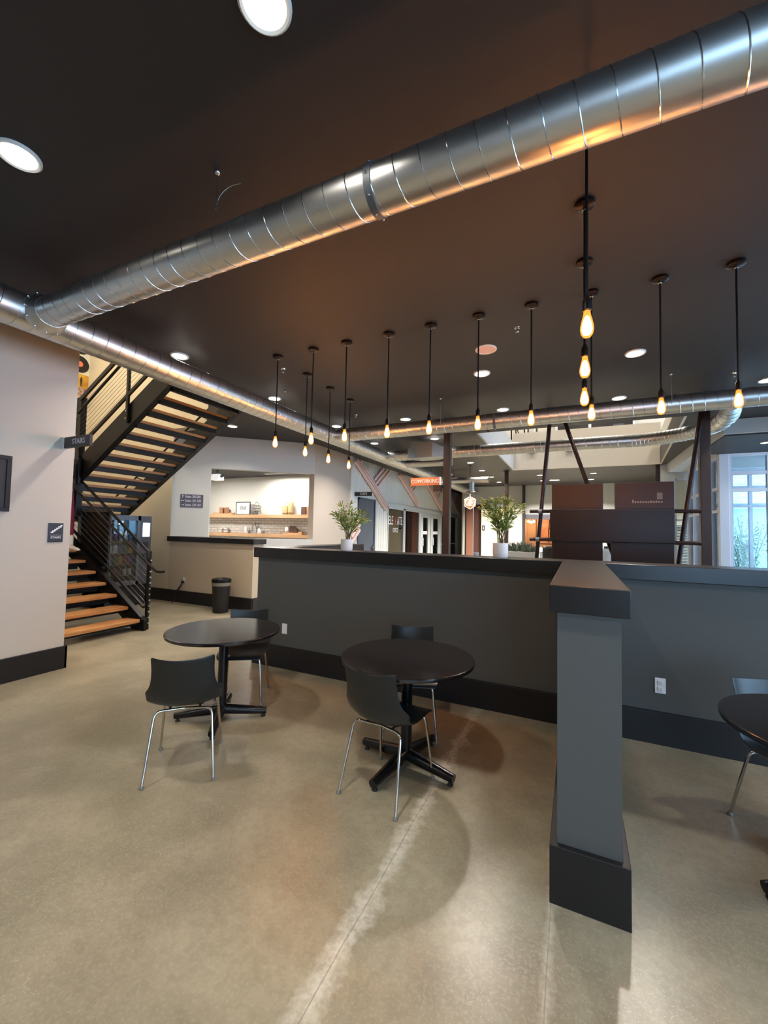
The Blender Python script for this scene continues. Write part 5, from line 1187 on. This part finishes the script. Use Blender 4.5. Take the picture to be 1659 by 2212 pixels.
def bar_table(x, y, lab):
    t = thing('bar_table', lab, 'table', (x, y, 0))
    obj('tabletop', MB().box(x - 0.45, y - 0.35, 1.06, x + 0.45, y + 0.35, 1.10), m_white, t, bevel=0.004)
    for sx in (-1, 1):
        for sy in (-1, 1): obj('leg', MB().box(x + sx * 0.40 - 0.02, y + sy * 0.3 - 0.02, 0, x + sx * 0.40 + 0.02, y + sy * 0.3 + 0.02, 1.06), m_frame, t)
bar_table(-0.55, 12.9, 'white high table behind the left leaning pole'); bar_table(0.95, 12.6, 'white high table seen in the gap between the lower panels')
def bar_chair(x, y, rz, m_, lab):
    t = thing('bar_chair', lab, 'chair', (x, y, 0), rz=0)
    c, s_ = math.cos(rz), math.sin(rz)
    def T(px, py, pz): return (x + c * px - s_ * py, y + s_ * px + c * py, pz)
    mb = MB(); n = 9
    for i in range(5):
        for j in range(n):
            u = -1 + 2 * j / (n - 1); mb.v.append(T(-0.20 + 0.08 * u * u - i * 0.012, u * 0.22, 0.80 + i * 0.12))
    for i in range(4):
        for j in range(n - 1): a_ = i * n + j; mb.f.append((a_, a_ + 1, a_ + n + 1, a_ + n))
    b_ = obj('backrest', mb, m_, t, smooth=True); so = b_.modifiers.new('s', 'SOLIDIFY'); so.thickness = 0.02
    obj('seat', MB().prism([T(-0.2, -0.2, 0)[:2], T(0.2, -0.2, 0)[:2], T(0.2, 0.2, 0)[:2], T(-0.2, 0.2, 0)[:2]], 0.76, 0.80), m_, t, bevel=0.01)
    for sx in (-1, 1):
        for sy in (-1, 1): obj('leg', MB().tube([T(sx * 0.17, sy * 0.17, 0.76), T(sx * 0.22, sy * 0.22, 0)], 0.012, 8), m_chrome if m_ is not m_plast else m_matte, t)
bar_chair(-1.30, 12.8, 0, m_plast, 'black high chair beside the planter box'); bar_chair(-0.6, 11.9, PI / 2, m_plast, 'black high chair just right of the left leaning pole')
bar_chair(0.66, 11.4, PI / 2, m_frame, 'pale high chair glimpsed between the lower display panels'); bar_chair(0.95, 13.6, -PI / 2, m_plast, 'black high chair beyond the table in the panel gap')
t = thing('office_desk', 'pale desk inside the lettered office', 'desk', (-7.3, 14.2, 0))
obj('desktop', MB().box(-7.8, 13.5, 0.72, -6.9, 14.9, 0.76), m_white, t); obj('leg', MB().box(-7.75, 13.55, 0, -7.70, 14.85, 0.72), m_frame, t); obj('leg', MB().box(-7.0, 13.55, 0, -6.95, 14.85, 0.72), m_frame, t)
for k, (x, y) in enumerate(((-6.7, 13.6), (-6.7, 14.4), (-8.1, 14.0))):
    bar_chair(x, y, 0 if x < -7 else PI, m_frame, ['pale chair inside the lettered office, nearest its left mullion', 'pale chair inside the second office pane', 'pale chair on the far side of the office desk'][k])

# ---------------------------------------------------------------- upper storey seen through the opening
t = thing('guard_rail', 'black steel guard rail on the upper floor, at the left of the ceiling opening', 'railing', (-1.6, 14.6, 4.25))
rb = MB()
for x in (-2.05, -1.9, -1.62, -1.50, -1.22): rb.box(x - 0.02, 14.58, 4.25, x + 0.02, 14.62, 5.35)
rb.box(-2.1, 14.57, 5.30, -0.7, 14.63, 5.36).box(-1.75, 14.57, 4.95, -0.9, 14.61, 4.99).bar((-1.9, 14.6, 5.3), (-1.62, 14.6, 4.5), 0.03, 0.03)
obj('rail_bars', rb, m_black, t)
tw = sthing('window_11', 'dark glazed upper-storey room front seen through the ceiling opening', 'window', (0.6, 17.9, 4.3))
obj('pane', MB().box(-0.72, 17.93, 4.3, 1.95, 17.95, 7.0), mat('dark upstairs glass', (60, 56, 56), 0.12, spec=0.6), tw)
obj('window_frame', MB().box(-1.62, 17.88, 4.3, -1.56, 17.98, 7.0).box(-0.80, 17.88, 4.3, -0.70, 17.98, 7.0).box(0.42, 17.88, 4.3, 0.52, 17.98, 7.0).box(1.93, 17.88, 4.3, 2.0, 17.98, 7.0), m_wtxt, tw)
obj('curtain', MB().box(1.28, 17.9, 5.2, 1.62, 17.93, 5.9).box(1.35, 17.9, 4.3, 1.42, 17.93, 5.2), m_grey, tw)
for k, (x, lab) in enumerate(((-1.35, 'small black projector bracket on the far fascia, left one'), (-0.20, 'small black projector bracket on the far fascia, right one'))):
    tag(obj('bracket', MB().box(x - 0.09, 14.25, 4.28, x + 0.09, 14.42, 4.46).box(x - 0.03, 14.2, 4.3, x + 0.03, 14.25, 4.36), m_matte, bevel=0.01), lab, 'bracket')

# ---------------------------------------------------------------- shrub outside
t = thing('shrub', 'pale leafy shrub outside the entrance glazing', 'shrub', (4.9, 16.8, 0))
sb_ = MB(); lf = MB(); r_ = random.Random(9)
for k in range(16):
    a_ = r_.uniform(0, 2 * PI); top = Vector((4.9 + 0.7 * math.cos(a_) * r_.random(), 16.8 + 0.5 * math.sin(a_), r_.uniform(1.4, 2.3)))
    sb_.tube([(4.9 + r_.uniform(-.2, .2), 16.8, 0), ((4.9 + top.x) / 2, 16.8, top.z * 0.55), top], [0.02, 0.014, 0.006], 6)
    for q in range(50):
        v = r_.uniform(0.2, 1); p = Vector((4.9, 16.8, 0)) * (1 - v) + top * v + Vector((r_.uniform(-.25, .25), r_.uniform(-.2, .2), r_.uniform(-.15, .15)))
        d1 = Vector((r_.uniform(-1, 1), r_.uniform(-1, 1), r_.uniform(-1, 1))).normalized() * 0.06; d2 = d1.cross(Vector((r_.uniform(-1, 1), 1, r_.uniform(-1, 1)))).normalized() * 0.025
        lf.add([p - d1, p + d2, p + d1, p - d2, p + d1.cross(d2).normalized() * 0.012], [(0, 1, 4), (1, 2, 4), (2, 3, 4), (3, 0, 4)])
obj('stems', sb_, mat('grey bark', (120, 126, 120), 0.8), t); obj('foliage', lf, mat('pale leaf', (170, 196, 168), 0.6), t)
